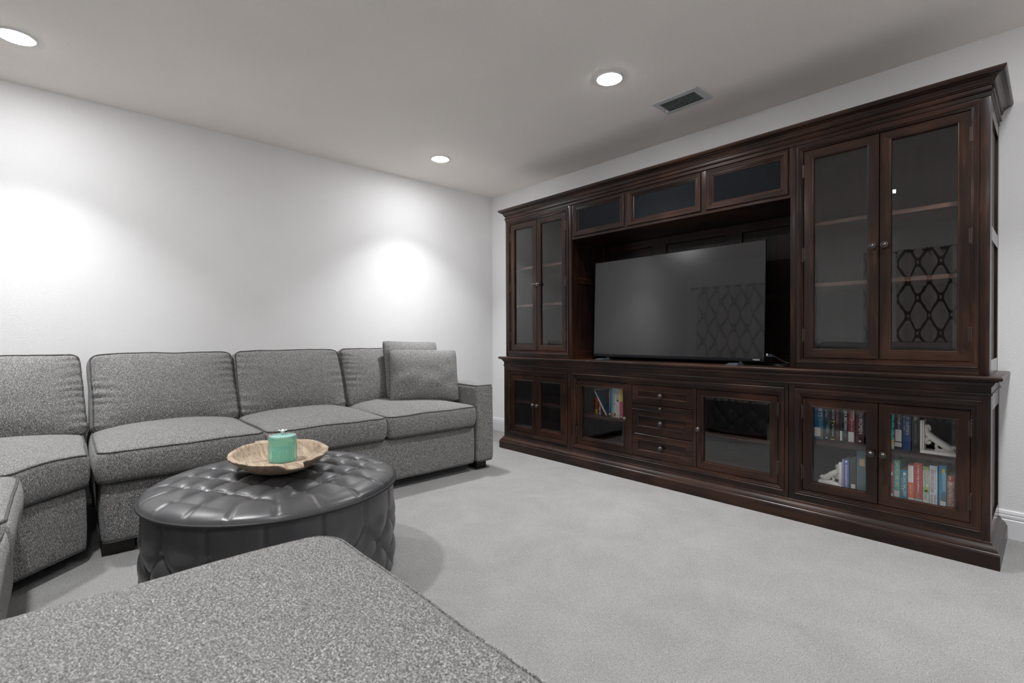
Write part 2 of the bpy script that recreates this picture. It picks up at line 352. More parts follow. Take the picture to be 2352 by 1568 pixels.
def bevel_pane(x0, x1, z0, z1, yf, th=0.004, bw=0.018):
    mb = MB(); a = 0.0022
    P = [(x0, yf+a, z0), (x1, yf+a, z0), (x1, yf+a, z1), (x0, yf+a, z1),
         (x0+bw, yf, z0+bw), (x1-bw, yf, z0+bw), (x1-bw, yf, z1-bw), (x0+bw, yf, z1-bw),
         (x0, yf+th, z0), (x1, yf+th, z0), (x1, yf+th, z1), (x0, yf+th, z1)]
    F = [(0, 1, 5, 4), (1, 2, 6, 5), (2, 3, 7, 6), (3, 0, 4, 7), (4, 5, 6, 7), (11, 10, 9, 8), (0, 8, 9, 1), (1, 9, 10, 2), (2, 10, 11, 3), (3, 11, 8, 0)]
    mb.add(P, F); return mb
def door(parent, x0, x1, z0, z1, gx0, gx1, gz0, gz1, yf, knob=None, hinge_side=None, hinges=()):
    """mitred glazed door; stile width from the glass rectangle"""
    g = 0.0016; w = min(gx0-x0, x1-gx1, gz0-z0, z1-gz1) ; wv = ((gx0-x0)+(x1-gx1))/2
    yb = yf+0.020; mb = MB()
    pr = [(g, yb), (g, yf+0.0022), (g+0.0022, yf), (w-0.008, yf), (w-0.006, yf+0.0008), (w-0.004, yf-0.0004), (w-0.0015, yf+0.001), (w, yf+0.005), (w, yb)]
    mb.frame(x0, x1, z0, z1, pr, 0, 1); d = mb.build('door', [M_WX, M_WZ], parent, 30)
    bevel_pane(x0+w-0.003, x1-w+0.003, z0+w-0.003, z1-w+0.003, yf+0.009).build('pane', M_GLASS, d)
    if knob:
        k = MB(); knob_on(k, knob[0], yf, knob[1]); k.build('knob', M_PEWTER, d, 40)
    for hz in hinges:
        hx = x0-0.001 if hinge_side == 'l' else x1+0.001
        k = MB(); hinge_on(k, hx, yf-0.002, hz); k.build('hinge', M_BRASS, d, 40)
    return d
def mould(yp):      # stepped moulding from the face frame (inset 0) down to the door opening
    return [(0, yp+0.004), (0, yp-0.004), (0.002, yp-0.0065), (0.005, yp-0.0065), (0.007, yp-0.005), (0.017, yp-0.0035), (0.019, yp-0.001), (0.022, yp-0.001), (0.0235, yp+0.002), (0.027, yp+0.0015), (0.0285, yp+0.0045), (0.032, yp+0.004), (0.0335, yp+0.0075)]
def mould_closed(yp, wd):
    p = mould(yp); k = wd/0.0335; p = [(i*k, d) for i, d in p]
    return p + [(wd, yp+0.03), (0, yp+0.03)]
def carcass(x0, x1, z0, z1, dpt, th=0.018, yf=0.03, back=0.0):
    mb = MB(); ya, yb = -dpt+yf, -0.004
    mb.box(x0, x0+th, ya, yb, z0, z1); mb.box(x1-th, x1, ya, yb, z0, z1)
    mb.box(x0+th, x1-th, ya, yb, z0, z0+th); mb.box(x0+th, x1-th, ya, yb, z1-th, z1); mb.box(x0+th, x1-th, -0.016, yb, z0+th, z1-th)
    return mb
def face_frame(parent, x0, x1, z0, z1, mx0, mx1, mz0, mz1, yp, md, dz0, dz1):
    """flat rails and stiles round the moulding"""
    for (a, b_, c, d_, mt) in ((x0, mx0, z0, z1, M_WZ), (mx1, x1, z0, z1, M_WZ)):
        MB().box(a, b_, yp, yp+0.03, c, d_, 0.0015).build('stile', mt, parent, 30)
    for (c, d_) in ((z0, mz0), (mz1, z1)):
        MB().box(mx0, mx1, yp, yp+0.03, c, d_, 0.0012).build('rail', M_WX, parent, 30)
    mb = MB(); mb.frame(mx0, mx1, mz0, mz1, mould_closed(yp, md), 0, 1, kb=(dz0-mz0)/md, kt=(mz1-dz1)/md); mb.build('moulding', [M_WX, M_WZ], parent, 25)
def side_panel(parent, x, sgn, yf, z0, z1, rails):
    """frame and panel end: proud stiles and rails on the end face of a carcass; x = face plane"""
    a, b_ = (x-0.010*sgn, x) if sgn > 0 else (x, x-0.010*sgn)
    a, b_ = min(a, b_), max(a, b_)
    MB().box(a, b_, -yf, -yf+0.052, z0, z1).build('end_stile', M_WZ, parent); MB().box(a, b_, -0.056, -0.004, z0, z1).build('end_stile', M_WZ, parent)
    for (r0, r1) in rails: MB().box(a, b_, -yf+0.052, -0.056, r0, r1).build('end_rail', M_WY, parent)

# plinth, worktop, crown: continuous pieces
pl = [(-0.05, 0.0), (0.032, 0.0), (0.032, 0.060), (0.0300, 0.0625), (0.0300, 0.0660), (0.0265, 0.0690), (0.0250, 0.0745), (0.0210, 0.0800), (0.0150, 0.0870), (0.0100, 0.0920), (0.0075, 0.0960), (0.0075, 0.1000), (0.0030, 0.1020), (0.0, 0.104), (-0.05, 0.104)]
t = thing('plinth', 'dark wood moulded plinth running under the whole wall unit', 'plinth', (2.2765, -0.24, 0))
mb = MB(); mb.sweep_u(0.725, 3.828, LO, pl, -0.017); mb.build('moulded_base', M_WX, t, 25)
MB().box(0.76, 3.79, -0.44, -0.02, 0.09, 0.1035).build('base_board', M_WX, t)
wt = [(-0.06, 0.8065), (0.030, 0.8065), (0.0345, 0.8045), (0.0375, 0.8000), (0.0382, 0.7965), (0.0370, 0.7915), (0.0335, 0.7880), (0.0290, 0.7865), (0.0240, 0.7860), (0.0240, 0.7825), (0.0180, 0.7810), (0.0130, 0.7775), (0.0100, 0.7720), (0.0088, 0.7665), (0.0050, 0.7660), (0.0050, 0.7610), (0.0010, 0.7605), (0.0010, 0.7335), (0.0050, 0.7320), (0.0060, 0.7285), (0.0050, 0.7250), (0.0005, 0.7235), (0.0005, 0.7185), (-0.06, 0.7185)]
t = thing('worktop', 'dark wood moulded worktop running across the base cabinets', 'worktop', (2.2765, -0.24, 0.7185))
mb = MB(); mb.sweep_u(0.725, 3.828, LO, wt, -0.002); mb.build('moulded_edge', M_WX, t, 25)
MB().box(0.78, 3.77, -0.42, -0.002, 0.785, 0.8065).build('top_board', M_WX, t)
cr = [(-0.06, 1.992), (0.003, 1.992), (0.003, 2.0115), (0.0090, 2.0130), (0.0105, 2.0165), (0.0090, 2.0200), (0.0030, 2.0210), (0.0030, 2.0370), (0.0090, 2.0385), (0.0090, 2.0430), (0.0130, 2.0440), (0.0140, 2.0500), (0.0175, 2.0580), (0.0235, 2.0640), (0.0300, 2.0675), (0.0330, 2.0680), (0.0330, 2.0710), (0.0400, 2.0730), (0.0450, 2.0770), (0.0485, 2.0830), (0.0495, 2.0890), (0.0495, 2.0920), (-0.06, 2.0920)]
t = thing('crown_moulding', 'dark wood crown moulding along the top of the wall unit', 'moulding', (2.2765, -0.24, 1.992))
mb = MB(); mb.sweep_u(0.738, 3.822, UP_, cr, -0.002); mb.build('moulded_cornice', M_WX, t, 25)
MB().box(0.79, 3.77, -0.41, -0.004, 2.07, 2.0915).build('top_board', M_WX, t)

HZL = (0.575, 0.255)
# base cabinets
def base_cabinet(x0, x1, m0, m1, d0, dm, d1, label):
    t = thing('base_cabinet', label, 'cabinet', ((x0+x1)/2, -0.24, 0.104))
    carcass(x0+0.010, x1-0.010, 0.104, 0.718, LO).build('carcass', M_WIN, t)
    face_frame(t, x0, x1, 0.104, 0.718, m0, m1, 0.136, 0.700, -LO, d0-m0, 0.164, 0.655)
    side_panel(t, x0, -1, LO-0.03, 0.104, 0.718, ((0.104, 0.17), (0.655, 0.718))); side_panel(t, x1, 1, LO-0.03, 0.104, 0.718, ((0.104, 0.17), (0.655, 0.718)))
    door(t, d0, dm, 0.164, 0.655, d0+0.049, dm-0.051, 0.213, 0.606, -0.4705, (dm-0.0255, 0.409), 'l', HZL)
    door(t, dm, d1, 0.164, 0.655, dm+0.051, d1-0.049, 0.213, 0.606, -0.4705, (dm+0.0235, 0.409), 'r', HZL)
    MB().box(x0+0.028, x1-0.028, -0.425, -0.016, 0.405, 0.432, 0.001).build('shelf', M_SHELFD, t)
    MB().box(x0+0.028, x1-0.028, -0.440, -0.016, 0.122, 0.200, 0.001).build('floor_board', M_SHELFD, t)
    return t
base_cabinet(0.725, 1.4985, 0.764, 1.462, 0.797, 1.114, 1.432, 'dark wood base cabinet with two empty glazed doors, next to the sofa arm')
base_cabinet(3.0445, 3.828, 3.072, 3.800, 3.107, 3.436, 3.766, 'dark wood base cabinet with two glazed doors and books, at the right end')

# centre console
t = thing('media_console', 'long dark wood console with four drawers between two glazed doors, below the television', 'cabinet', (2.271, -0.24, 0.104))
X0, X1 = 1.5015, 3.0415
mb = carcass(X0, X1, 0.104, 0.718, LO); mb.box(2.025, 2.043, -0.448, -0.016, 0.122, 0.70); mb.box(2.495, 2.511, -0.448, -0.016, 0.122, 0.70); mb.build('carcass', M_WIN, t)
face_frame(t, X0, X1, 0.104, 0.718, 1.521, 3.022, 0.136, 0.700, -LO, 0.0335, 0.164, 0.6545)
door(t, 1.5545, 2.0205, 0.164, 0.6545, 1.612, 1.972, 0.21, 0.606, -0.4705, (1.996, 0.408), 'l', HZL)
door(t, 2.5145, 2.9885, 0.164, 0.6545, 2.567, 2.935, 0.21, 0.606, -0.4705, (2.533, 0.408), 'r', HZL)
for (a, b_) in ((2.0210, 2.0465), (2.4915, 2.5140)): MB().box(a, b_, -0.4700, -0.450, 0.1645, 0.6540, 0.001).build('post', M_WZ, t, 30)
def drawer(x0, x1, z0, z1, px0, px1, pz0, pz1, kn=1.0):
    g = 0.0016; yf = -0.4705; mb = MB()
    if px0 is not None:
        wx = (px0-x0); P = []
        # outer slab with recessed moulded panel: rectangular rings
        rings = [((x0+g, x1-g, z0+g, z1-g), yf+0.02), ((x0+g, x1-g, z0+g, z1-g), yf+0.002), ((x0+g+.002, x1-g-.002, z0+g+.002, z1-g-.002), yf),
                 ((px0-.006, px1+.006, pz0-.006, pz1+.006), yf), ((px0-.003, px1+.003, pz0-.003, pz1+.003), yf-0.0015), ((px0, px1, pz0, pz1), yf+0.002), ((px0+.002, px1-.002, pz0+.002, pz1-.002), yf+0.008)]
        vs = []
        for (r, y) in rings: vs += [(r[0], y, r[2]), (r[1], y, r[2]), (r[1], y, r[3]), (r[0], y, r[3])]
        fs = [(j*4+k, j*4+(k+1) % 4, (j+1)*4+(k+1) % 4, (j+1)*4+k) for j in range(len(rings)-1) for k in range(4)]
        n = len(rings)-1; fs += [(n*4, n*4+1, n*4+2, n*4+3), (3, 2, 1, 0)]
        mb.add(vs, fs); d = mb.build('drawer', M_WX, t, 25); ky = yf+0.008
    else:
        d = mb.box(x0+g, x1-g, yf, yf+0.02, z0+g, z1-g, 0.0012).build('pull_out_tray', M_WX, t, 30); ky = yf
    k = MB(); knob_on(k, (x0+x1)/2, ky, (pz0+pz1)/2 if px0 is not None else (z0+z1)/2, kn); k.build('knob', M_PEWTER, d, 40)
DX0, DX1 = 2.0470, 2.4910
drawer(DX0, DX1, 0.5195, 0.6545, 2.092, 2.446, 0.569, 0.607)
drawer(DX0, DX1, 0.4875, 0.5195, None, None, 0, 0, 0.6)
drawer(DX0, DX1, 0.3205, 0.4875, 2.097, 2.446, 0.374, 0.437)
drawer(DX0, DX1, 0.164, 0.3205, 2.097, 2.444, 0.211, 0.276)
MB().box(1.520, 2.025, -0.405, -0.016, 0.363, 0.385, 0.001).build('shelf', M_SHELFD, t)
MB().box(2.511, 3.0225, -0.405, -0.016, 0.363, 0.385, 0.001).build('shelf', M_SHELFD, t)
for (a, b_) in ((1.520, 2.025), (2.511, 3.0225)): MB().box(a, b_, -0.440, -0.016, 0.122, 0.200, 0.001).build('floor_board', M_SHELFD, t)

# upper display cabinets
def display_cabinet(x0, x1, m0, m1, d0, dm, d1, label, shx):
    t = thing('display_cabinet', label, 'cabinet', ((x0+x1)/2, -0.24, 0.8075))
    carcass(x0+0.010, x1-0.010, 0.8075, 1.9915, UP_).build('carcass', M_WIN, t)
    face_frame(t, x0, x1, 0.8075, 1.9915, m0, m1, 0.8365, 1.983, -UP_, d0-m0, 0.863, 1.955)
    rl = ((0.8075, 0.872), (1.395, 1.455), (1.925, 1.9915))
    side_panel(t, x0, -1, UP_-0.03, 0.8075, 1.9915, rl); side_panel(t, x1, 1, UP_-0.03, 0.8075, 1.9915, rl)
    hz = (1.850, 1.412, 0.985)
    door(t, d0, dm, 0.863, 1.955, d0+0.0495, dm-0.049, 0.912, 1.906, -0.4575, (dm-0.025, 1.4125), 'l', hz)
    door(t, dm, d1, 0.863, 1.955, dm+0.051, d1-0.047, 0.912, 1.906, -0.4575, (dm+0.024, 1.4125), 'r', hz)
    for z in (1.585, 1.260):
        MB().box(x0+0.028, x1-0.028, -0.385, -0.016, z-0.020, z, 0.001).build('shelf', M_SHELF, t)
    return t
display_cabinet(0.738, 1.4985, 0.770, 1.466, 0.794, 1.113, 1.434, 'tall dark wood display cabinet with two glass doors, in the far corner by the sofa', 0)
display_cabinet(3.0460, 3.822, 3.078, 3.789, 3.107, 3.436, 3.764, 'tall dark wood display cabinet with two glass doors, at the right of the television', 0)

# bridge with three speaker cloth panels, and the panelled back of the television niche
t = thing('speaker_bridge', 'dark wood bridge with three black cloth panels above the television niche', 'cabinet', (2.271, -0.24, 1.725))
MB().box(1.4995, 3.0450, -0.455, -0.004, 1.725, 1.745, 0.001).build('soffit_board', M_WX, t)
yp = -0.461
for (z0, z1) in ((1.7245, 1.7455), (1.9860, 1.9915)): MB().box(1.4995, 3.0450, yp, yp+0.025, z0, z1, 0.0012).build('rail', M_WX, t, 30)
for (a, b_) in ((1.4995, 1.5165), (1.9785, 2.0090), (2.5415, 2.5725), (3.0355, 3.0450)): MB().box(a, b_, yp, yp+0.025, 1.7455, 1.9860, 0.0012).build('post', M_WZ, t, 30)
for (a, b_) in ((1.5165, 1.9785), (2.0090, 2.5415), (2.5725, 3.0355)):
    mb = MB(); y = yp
    pr = [(0.0008, y+0.02), (0.0008, y-0.006), (0.003, y-0.009), (0.007, y-0.009), (0.009, y-0.006), (0.022, y-0.005), (0.024, y-0.0015), (0.028, y-0.002), (0.030, y+0.002), (0.034, y+0.0015), (0.036, y+0.006), (0.042, y+0.006), (0.045, y+0.010), (0.045, y+0.02)]
    mb.frame(a, b_, 1.7455, 1.9860, pr, 0, 1); p = mb.build('panel_frame', [M_WX, M_WZ], t, 25)
    MB().box(a+0.040, b_-0.040, y+0.010, y+0.0145, 1.7855, 1.9460).build('speaker_cloth', M_GRILLE, p)
MB().box(1.5005, 3.0440, -0.012, -0.003, 0.8075, 1.724).build('niche_back', M_WIN, t)
for (a, b_) in ((1.505, 1.99), (1.99, 2.55), (2.55, 3.040)):
    mb = MB(); mb.frame(a, b_, 0.81, 1.723, [(0, -0.0125), (0, -0.024), (0.055, -0.024), (0.060, -0.018), (0.060, -0.0125)], 0, 1); mb.build('niche_panel', [M_WX, M_WIN], t)

# ------------------------------------------------------------------ television
M_SCREEN, nt_, b_ = newmat('tv_screen'); b_.inputs['Base Color'].default_value = (0.006, 0.006, 0.007, 1); b_.inputs['Roughness'].default_value = 0.19; b_.inputs['Specular IOR Level'].default_value = 0.55; b_.inputs['Coat Weight'].default_value = 0.8; b_.inputs['Coat Roughness'].default_value = 0.03
t = thing('television', 'large flat black television standing in the wall unit niche', 'television', (2.24, -0.33, 0.8065))
TILT = math.radians(2.0); TW, TZ0, TZ1 = 1.252, 0.829, 1.545
TM = Matrix.Translation((2.243, -0.345, TZ0)) @ Matrix.Rotation(-TILT, 4, 'X')   # top leans back
TH_ = (TZ1-TZ0)/math.cos(TILT)
mb = MB().box(-TW/2+0.003, TW/2-0.003, 0.0, 0.006, 0.020, TH_-0.003, mat=TM); mb.build('screen', M_SCREEN, t)
M_BEZ = plain('tv_bezel', (0.012, 0.013, 0.016), 0.28, 0.6)
mb = MB().box(-TW/2, TW/2, -0.004, 0.012, 0.0, 0.0205, 0.002, mat=TM); bz = mb.build('chin_bar', M_BEZ, t, 30)
mb = MB(); 
mb.box(-TW/2, -TW/2+0.003, -0.001, 0.012, 0.02, TH_, mat=TM); mb.box(TW/2-0.003, TW/2, -0.001, 0.012, 0.02, TH_, mat=TM); mb.box(-TW/2, TW/2, -0.001, 0.012, TH_-0.003, TH_, mat=TM); mb.build('edge_trim', M_BEZ, t)
mb = MB().box(-TW/2+0.004, TW/2-0.004, 0.0065, 0.022, 0.004, TH_-0.004, 0.002, mat=TM); mb.box(-0.42, 0.42, 0.022, 0.06, 0.03, 0.42, 0.012, mat=TM); mb.build('rear_housing', M_BLACK, t)
M_FOOTTV = plain('tv_foot', (0.03, 0.033, 0.04), 0.35)
for fx in (1.74, 2.72):
    mb = MB()
    P = [(fx-0.045, -0.435, 0.8066), (fx+0.030, -0.435, 0.8066), (fx+0.030, -0.20, 0.8066), (fx-0.010, -0.20, 0.8066), (fx-0.030, -0.415, 0.8185), (fx+0.022, -0.415, 0.8185), (fx+0.022, -0.215, 0.8185), (fx-0.004, -0.215, 0.8185)]
    mb.add(P, [(0, 3, 2, 1), (4, 5, 6, 7), (0, 1, 5, 4), (1, 2, 6, 5), (2, 3, 7, 6), (3, 0, 4, 7)])
    mb.box(fx+0.004, fx+0.020, -0.345, -0.325, 0.815, 0.845); mb.build('foot', M_FOOTTV, t)

# text as mesh
_deps = None
M_TXTW = plain('lettering_white', (0.75, 0.75, 0.75), 0.6); M_TXTW2 = M_TXTW
_fcache = {}
def lettering(body, parent, mat, M, width=None, height=None, name='lettering', shear=0.0):
    """flat printed text; local X = reading direction, local Y = up; centred on M, fitted into width x height"""
    cu = bpy.data.curves.new(name, 'FONT'); cu.body = body; cu.align_x = 'CENTER'; cu.align_y = 'CENTER'; cu.resolution_u = 2; cu.shear = shear
    tmp = bpy.data.objects.new(name, cu); C.objects.link(tmp); bpy.context.view_layer.update()
    dg = bpy.context.evaluated_depsgraph_get(); me = bpy.data.meshes.new_from_object(tmp.evaluated_get(dg)); bpy.data.objects.remove(tmp); bpy.data.curves.remove(cu)
    xs = [v.co.x for v in me.vertices]; ys = [v.co.y for v in me.vertices]
    if not xs: return None
    cx, cy = (min(xs)+max(xs))/2, (min(ys)+max(ys))/2; W_, H_ = max(xs)-min(xs), max(ys)-min(ys)
    sx = width/W_ if width else None; sy = height/H_ if height else None
    if sx is None: sx = sy
    if sy is None: sy = sx
    off = root_loc(parent)
    for v in me.vertices: v.co = (M @ Vector(((v.co.x-cx)*sx, (v.co.y-cy)*sy, 0))) - off
    me.name = name; me.materials.clear(); me.materials.append(mat)
    o = bpy.data.objects.new(name, me); C.objects.link(o); o.parent = parent; return o
lettering('VIZIO', bz, M_TXTW, TM @ Matrix.Translation((TW/2-0.045, -0.0046, 0.0105)) @ Matrix.Rotation(PI/2, 4, 'X'), 0.040, 0.0085)

# cables beside the television
def cable(pts, r, label, plug_dir=None, plug_mat=None):
    t = thing('cable', label, 'cable', pts[0], 'cables behind the television')
    P = [Vector(p) for p in pts]; out = []
    for i in range(len(P)-1):
        a, b_, c, d = P[max(i-1, 0)], P[i], P[i+1], P[min(i+2, len(P)-1)]
        for k in range(8):
            u = k/8; out.append(0.5*((2*b_)+(-a+c)*u+(2*a-5*b_+4*c-d)*u*u+(-a+3*b_-3*c+d)*u**3))
    out.append(P[-1]); mb = MB(); mb.tube(out, r, 8); mb.build('cord', M_BLACK, t, 60)
    return t
ca = cable([(2.893, -0.33, 0.868), (2.925, -0.335, 0.858), (2.965, -0.33, 0.835), (3.01, -0.32, 0.822), (3.035, -0.22, 0.82)], 0.003, 'black cable with a white metal plug at the television edge')
MB().box(2.8735, 2.884, -0.335, -0.326, 0.862, 0.877, 0.001).build('plug_tip', plain('plug_white', (0.6, 0.6, 0.6), 0.3, 0.6), ca)
MB().box(2.8845, 2.910, -0.338, -0.324, 0.857, 0.873, 0.003).build('plug_body', plain('plug_blue', (0.012, 0.02, 0.032), 0.4), ca)
cb_ = cable([(3.0400, -0.30, 0.824), (2.99, -0.36, 0.816), (2.94, -0.37, 0.815), (2.96, -0.30, 0.818), (3.038, -0.27, 0.834)], 0.0035, 'black looped cable with a grey tie at the foot of the right cabinet')
MB().box(2.997, 3.004, -0.305, -0.285, 0.822, 0.842, 0.002, ).build('cable_tie', plain('tie_grey', (0.35, 0.34, 0.33), 0.5), cb_)
cable([(3.041, -0.34, 0.811), (3.00, -0.42, 0.811), (2.955, -0.40, 0.811), (2.92, -0.35, 0.811), (2.95, -0.27, 0.811), (3.041, -0.20, 0.811)], 0.0032, 'black cable lying flat in a loop on the worktop edge')
cable([(3.041, -0.18, 0.811), (3.00, -0.16, 0.811), (2.95, -0.15, 0.811), (2.90, -0.17, 0.811), (2.82, -0.20, 0.811), (2.75, -0.20, 0.811)], 0.0028, 'thin black cable running back under the television')

# ------------------------------------------------------------------ upholstery
def outline(poly, rc, seg=8, step=0.035):
    """rounded convex polygon (CCW) -> points and outward normals"""
    n = len(poly); out = []; rcs = rc if isinstance(rc, (list, tuple)) else [rc]*n
    for i in range(n):
        p = Vector(poly[i]); a = (Vector(poly[i-1])-p); b_ = (Vector(poly[(i+1) % n])-p); la, lb = a.length, b_.length; a.normalize(); b_.normalize()
        ang = a.angle(b_); r = rcs[i]; tlen = r/math.tan(ang/2)
        cen = p + (a+b_).normalized()*(r/math.sin(ang/2)); s0 = p+a*tlen-cen; s1 = p+b_*tlen-cen
        a0 = math.atan2(s0.y, s0.x); a1 = math.atan2(s1.y, s1.x)
        while a1 < a0: a1 += 2*PI
        for k in range(seg+1):
            th = a0+(a1-a0)*k/seg; d = Vector((math.cos(th), math.sin(th))); out.append((cen+d*r, d))
    # subdivide straight runs
    res = []; m = len(out)
    for i in range(m):
        p, nr = out[i]; q, nq = out[(i+1) % m]; res.append((p, nr)); dist = (q-p).length
        k = int(dist/step)
        if (nr-nq).length < 1e-4 and k > 1:
            for j in range(1, k): res.append((p.lerp(q, j/k), nr))
    return res
def cushion(name, poly, z0, z1, rc, re, parent, crown=0.04, crown_b=0.0, belly=0.012, M=None, mat=None, piping=(), seed=0, wr=0.0, gather=None, caps=9, pr=0.0042, stuff_noise=0.004):
    """box cushion on a convex plan polygon; deformed, then placed with M"""
    mat = mat or M_TWEED; ol = outline(poly, rc, step=0.011 if gather else 0.035); caps = 18 if gather else caps; n = len(ol); cen = sum((p for p, _ in ol), Vector((0, 0)))/n
    xs = [p.x for p, _ in ol]; ys = [p.y for p, _ in ol]; hx, hy = (max(xs)-min(xs))/2, (max(ys)-min(ys))/2; mx, my = (max(xs)+min(xs))/2, (max(ys)+min(ys))/2
    zc, hz = (z0+z1)/2, (z1-z0)/2
    def deform(p, ns=1.0):
        sx = max(-1, min(1, (p.x-mx)/hx)); sy = max(-1, min(1, (p.y-my)/hy)); sz = max(-1, min(1, (p.z-zc)/hz))
        fx, fy = max(0.0, 1-abs(sx)**2.4), max(0.0, 1-abs(sy)**2.4); q = p.copy()
        c = crown if sz > 0 else crown_b
        q.z += sz*c*(fx**0.75)*(fy**0.75)
        d = Vector((p.x-mx, p.y-my, 0))
        if d.length > 1e-5:
            edge = max(abs(sx), abs(sy)); q += d.normalized()*belly*(1-sz*sz)*edge
        nv = noise.noise_vector(Vector((p.x*4.2+seed*3.1, p.y*4.2, p.z*4.2+seed)))
        q += nv*stuff_noise*ns
        nv2 = noise.noise_vector(Vector((p.x*13+seed*1.7, p.y*13, p.z*13)))
        q += nv2*stuff_noise*0.35*ns
        if gather:
            g = math.exp(-(1-abs(sx))/0.13)*gather*(1-abs(sx)**24); q.z += g*math.sin(p.y*150+4*noise.noise(Vector((p.y*9, seed, round(sx))))+(1-abs(sx))*9)*max(0, noise.noise(Vector((p.y*7+seed, round(sx)*2, 2.0)))+0.30)*(1 if sz > 0 else 0)
        return q
    rings = []
    for k in range(caps): rings.append(('s', (k+0.02)/caps, z0))
    for k in range(6): a = -PI/2+(PI/2)*k/5; rings.append(('i', re*(1-math.cos(a)), z0+re*(1+math.sin(a))))
    ns_ = max(2, int((z1-z0-2*re)/0.03))
    for k in range(1, ns_): rings.append(('i', 0.0, z0+re+(z1-z0-2*re)*k/ns_))
    for k in range(6): a = (PI/2)*k/5; rings.append(('i', re*(1-math.cos(a)), z1-re*(1-math.sin(a))))
    for k in range(caps-1, -1, -1): rings.append(('s', (k+0.02)/caps, z1))
    vs = []; fs = []
    def ring_pt(r, i):
        p, nr = ol[i]
        if r[0] == 'i': q = p-nr*r[1]
        else: q = cen+((p-nr*re)-cen)*r[1]
        return Vector((q.x, q.y, r[2]))
    for r in rings:
        for i in range(n): vs.append(deform(ring_pt(r, i)))
    for j in range(len(rings)-1):
        for i in range(n): fs.append((j*n+i, j*n+(i+1) % n, (j+1)*n+(i+1) % n, (j+1)*n+i))
    fs.append(tuple(reversed(range(n)))); fs.append(tuple((len(rings)-1)*n+i for i in range(n)))
    if M is not None: vs = [M @ v for v in vs]
    mb = MB(); mb.add(vs, fs); o = mb.build(name, mat, parent, 60)
    for side in piping:
        a = PI/4; zz = z1-re*(1-math.sin(a)) if side > 0 else z0+re*(1-math.sin(a)); ins = re*(1-math.cos(a))
        pts = [deform(Vector((*(ol[i][0]-ol[i][1]*(ins-0.0015)), zz+0.0015*side))) for i in range(n)]
        if M is not None: pts = [M @ p for p in pts]
        mb = MB(); mb.tube(pts, pr, 6, closed=True); mb.build('piping', M_TWEED if pr < 0.0025 else M_PIPE, o, 60)
    return o
def rect(x0, x1, y0, y1): return [(x0, y0), (x1, y0), (x1, y1), (x0, y1)]
def back_cushion(parent, yc, wid, x_bot, x_top, z_bot, ht, seed, angle=0.0, origin=None, thick=0.19, pip=(1, -1)):
    """upright box cushion: local X = width, local Y = height, local Z = front normal"""
    lean = math.atan2(x_bot-x_top, ht*0.95)
    # local axes in world for a cushion facing +x
    n_ = Vector((math.cos(lean), 0, math.sin(lean))); h_ = Vector((-math.sin(lean), 0, math.cos(lean))); w_ = Vector((0, 1, 0)).cross(Vector((0, 0, 0))) if False else Vector((0, 1, 0))
    M3 = Matrix(((w_.x, h_.x, n_.x, 0), (w_.y, h_.y, n_.y, 0), (w_.z, h_.z, n_.z, 0), (0, 0, 0, 1)))
    M = Matrix.Translation((x_bot, yc, z_bot)) @ M3
    if origin is not None: M = Matrix.Translation(origin) @ Matrix.Rotation(angle, 4, 'Z') @ Matrix.Translation((0, 0, 0)) @ M3
    return cushion('back_cushion', rect(-wid/2, wid/2, 0, ht), -thick, 0.0, 0.045, 0.028, parent, crown=0.062, crown_b=0.02, belly=0.010, M=M, piping=pip, seed=seed, gather=0.024, stuff_noise=0.007)

SEATB, SEATT = 0.338, 0.478
# --- three seat sofa section along the left wall
t = thing('sofa_section', 'grey tweed three seat sofa section with one arm along the left wall', 'sofa', (0.64, -2.1, 0))
cushion('base', rect(0.12, 1.165, -3.250, -1.150), 0.062, SEATB-0.004, 0.03, 0.02, t, crown=0.0, belly=0.004, seed=1, stuff_noise=0.003, caps=4, piping=(-1,), pr=0.003)
cushion('arm', rect(0.12, 1.182, -1.140, -0.985), 0.062, 0.628, 0.028, 0.026, t, crown=0.012, belly=0.005, seed=2, stuff_noise=0.003, caps=4, piping=(1, -1), pr=0.003)
cushion('back_frame', rect(0.10, 0.27, -3.258, -0.987), 0.062, 0.80, 0.03, 0.03, t, crown=0.0, belly=0.004, seed=3, stuff_noise=0.003, caps=4)
for i, (a, b_) in enumerate(((-3.264, -2.577), (-2.565, -1.866), (-1.854, -1.158))):
    cushion('seat_cushion', rect(0.36, 1.192, a, b_), SEATB, SEATT, (0.03, 0.05, 0.05, 0.03), 0.022, t, crown=0.048, crown_b=0.0, belly=0.016, piping=(1, -1), seed=10+i, stuff_noise=0.005)
for i, (yc, wd) in enumerate(((-2.910, 0.700), (-2.208, 0.690), (-1.506, 0.696))):
    back_cushion(t, yc, wd, 0.60, 0.42, 0.482, 0.452, 20+i)
for (x, y, sx, sy) in ((1.075, -1.062, 0.05, 0.045), (1.06, -3.19, 0.07, 0.06), (0.2, -1.062, 0.05, 0.045), (0.2, -3.19, 0.05, 0.06)):
    mb = MB(); mb.box(x-sx, x+sx, y-sy, y+sy, 0.0, 0.064, 0.003); mb.build('foot', M_FOOT, t, 30)
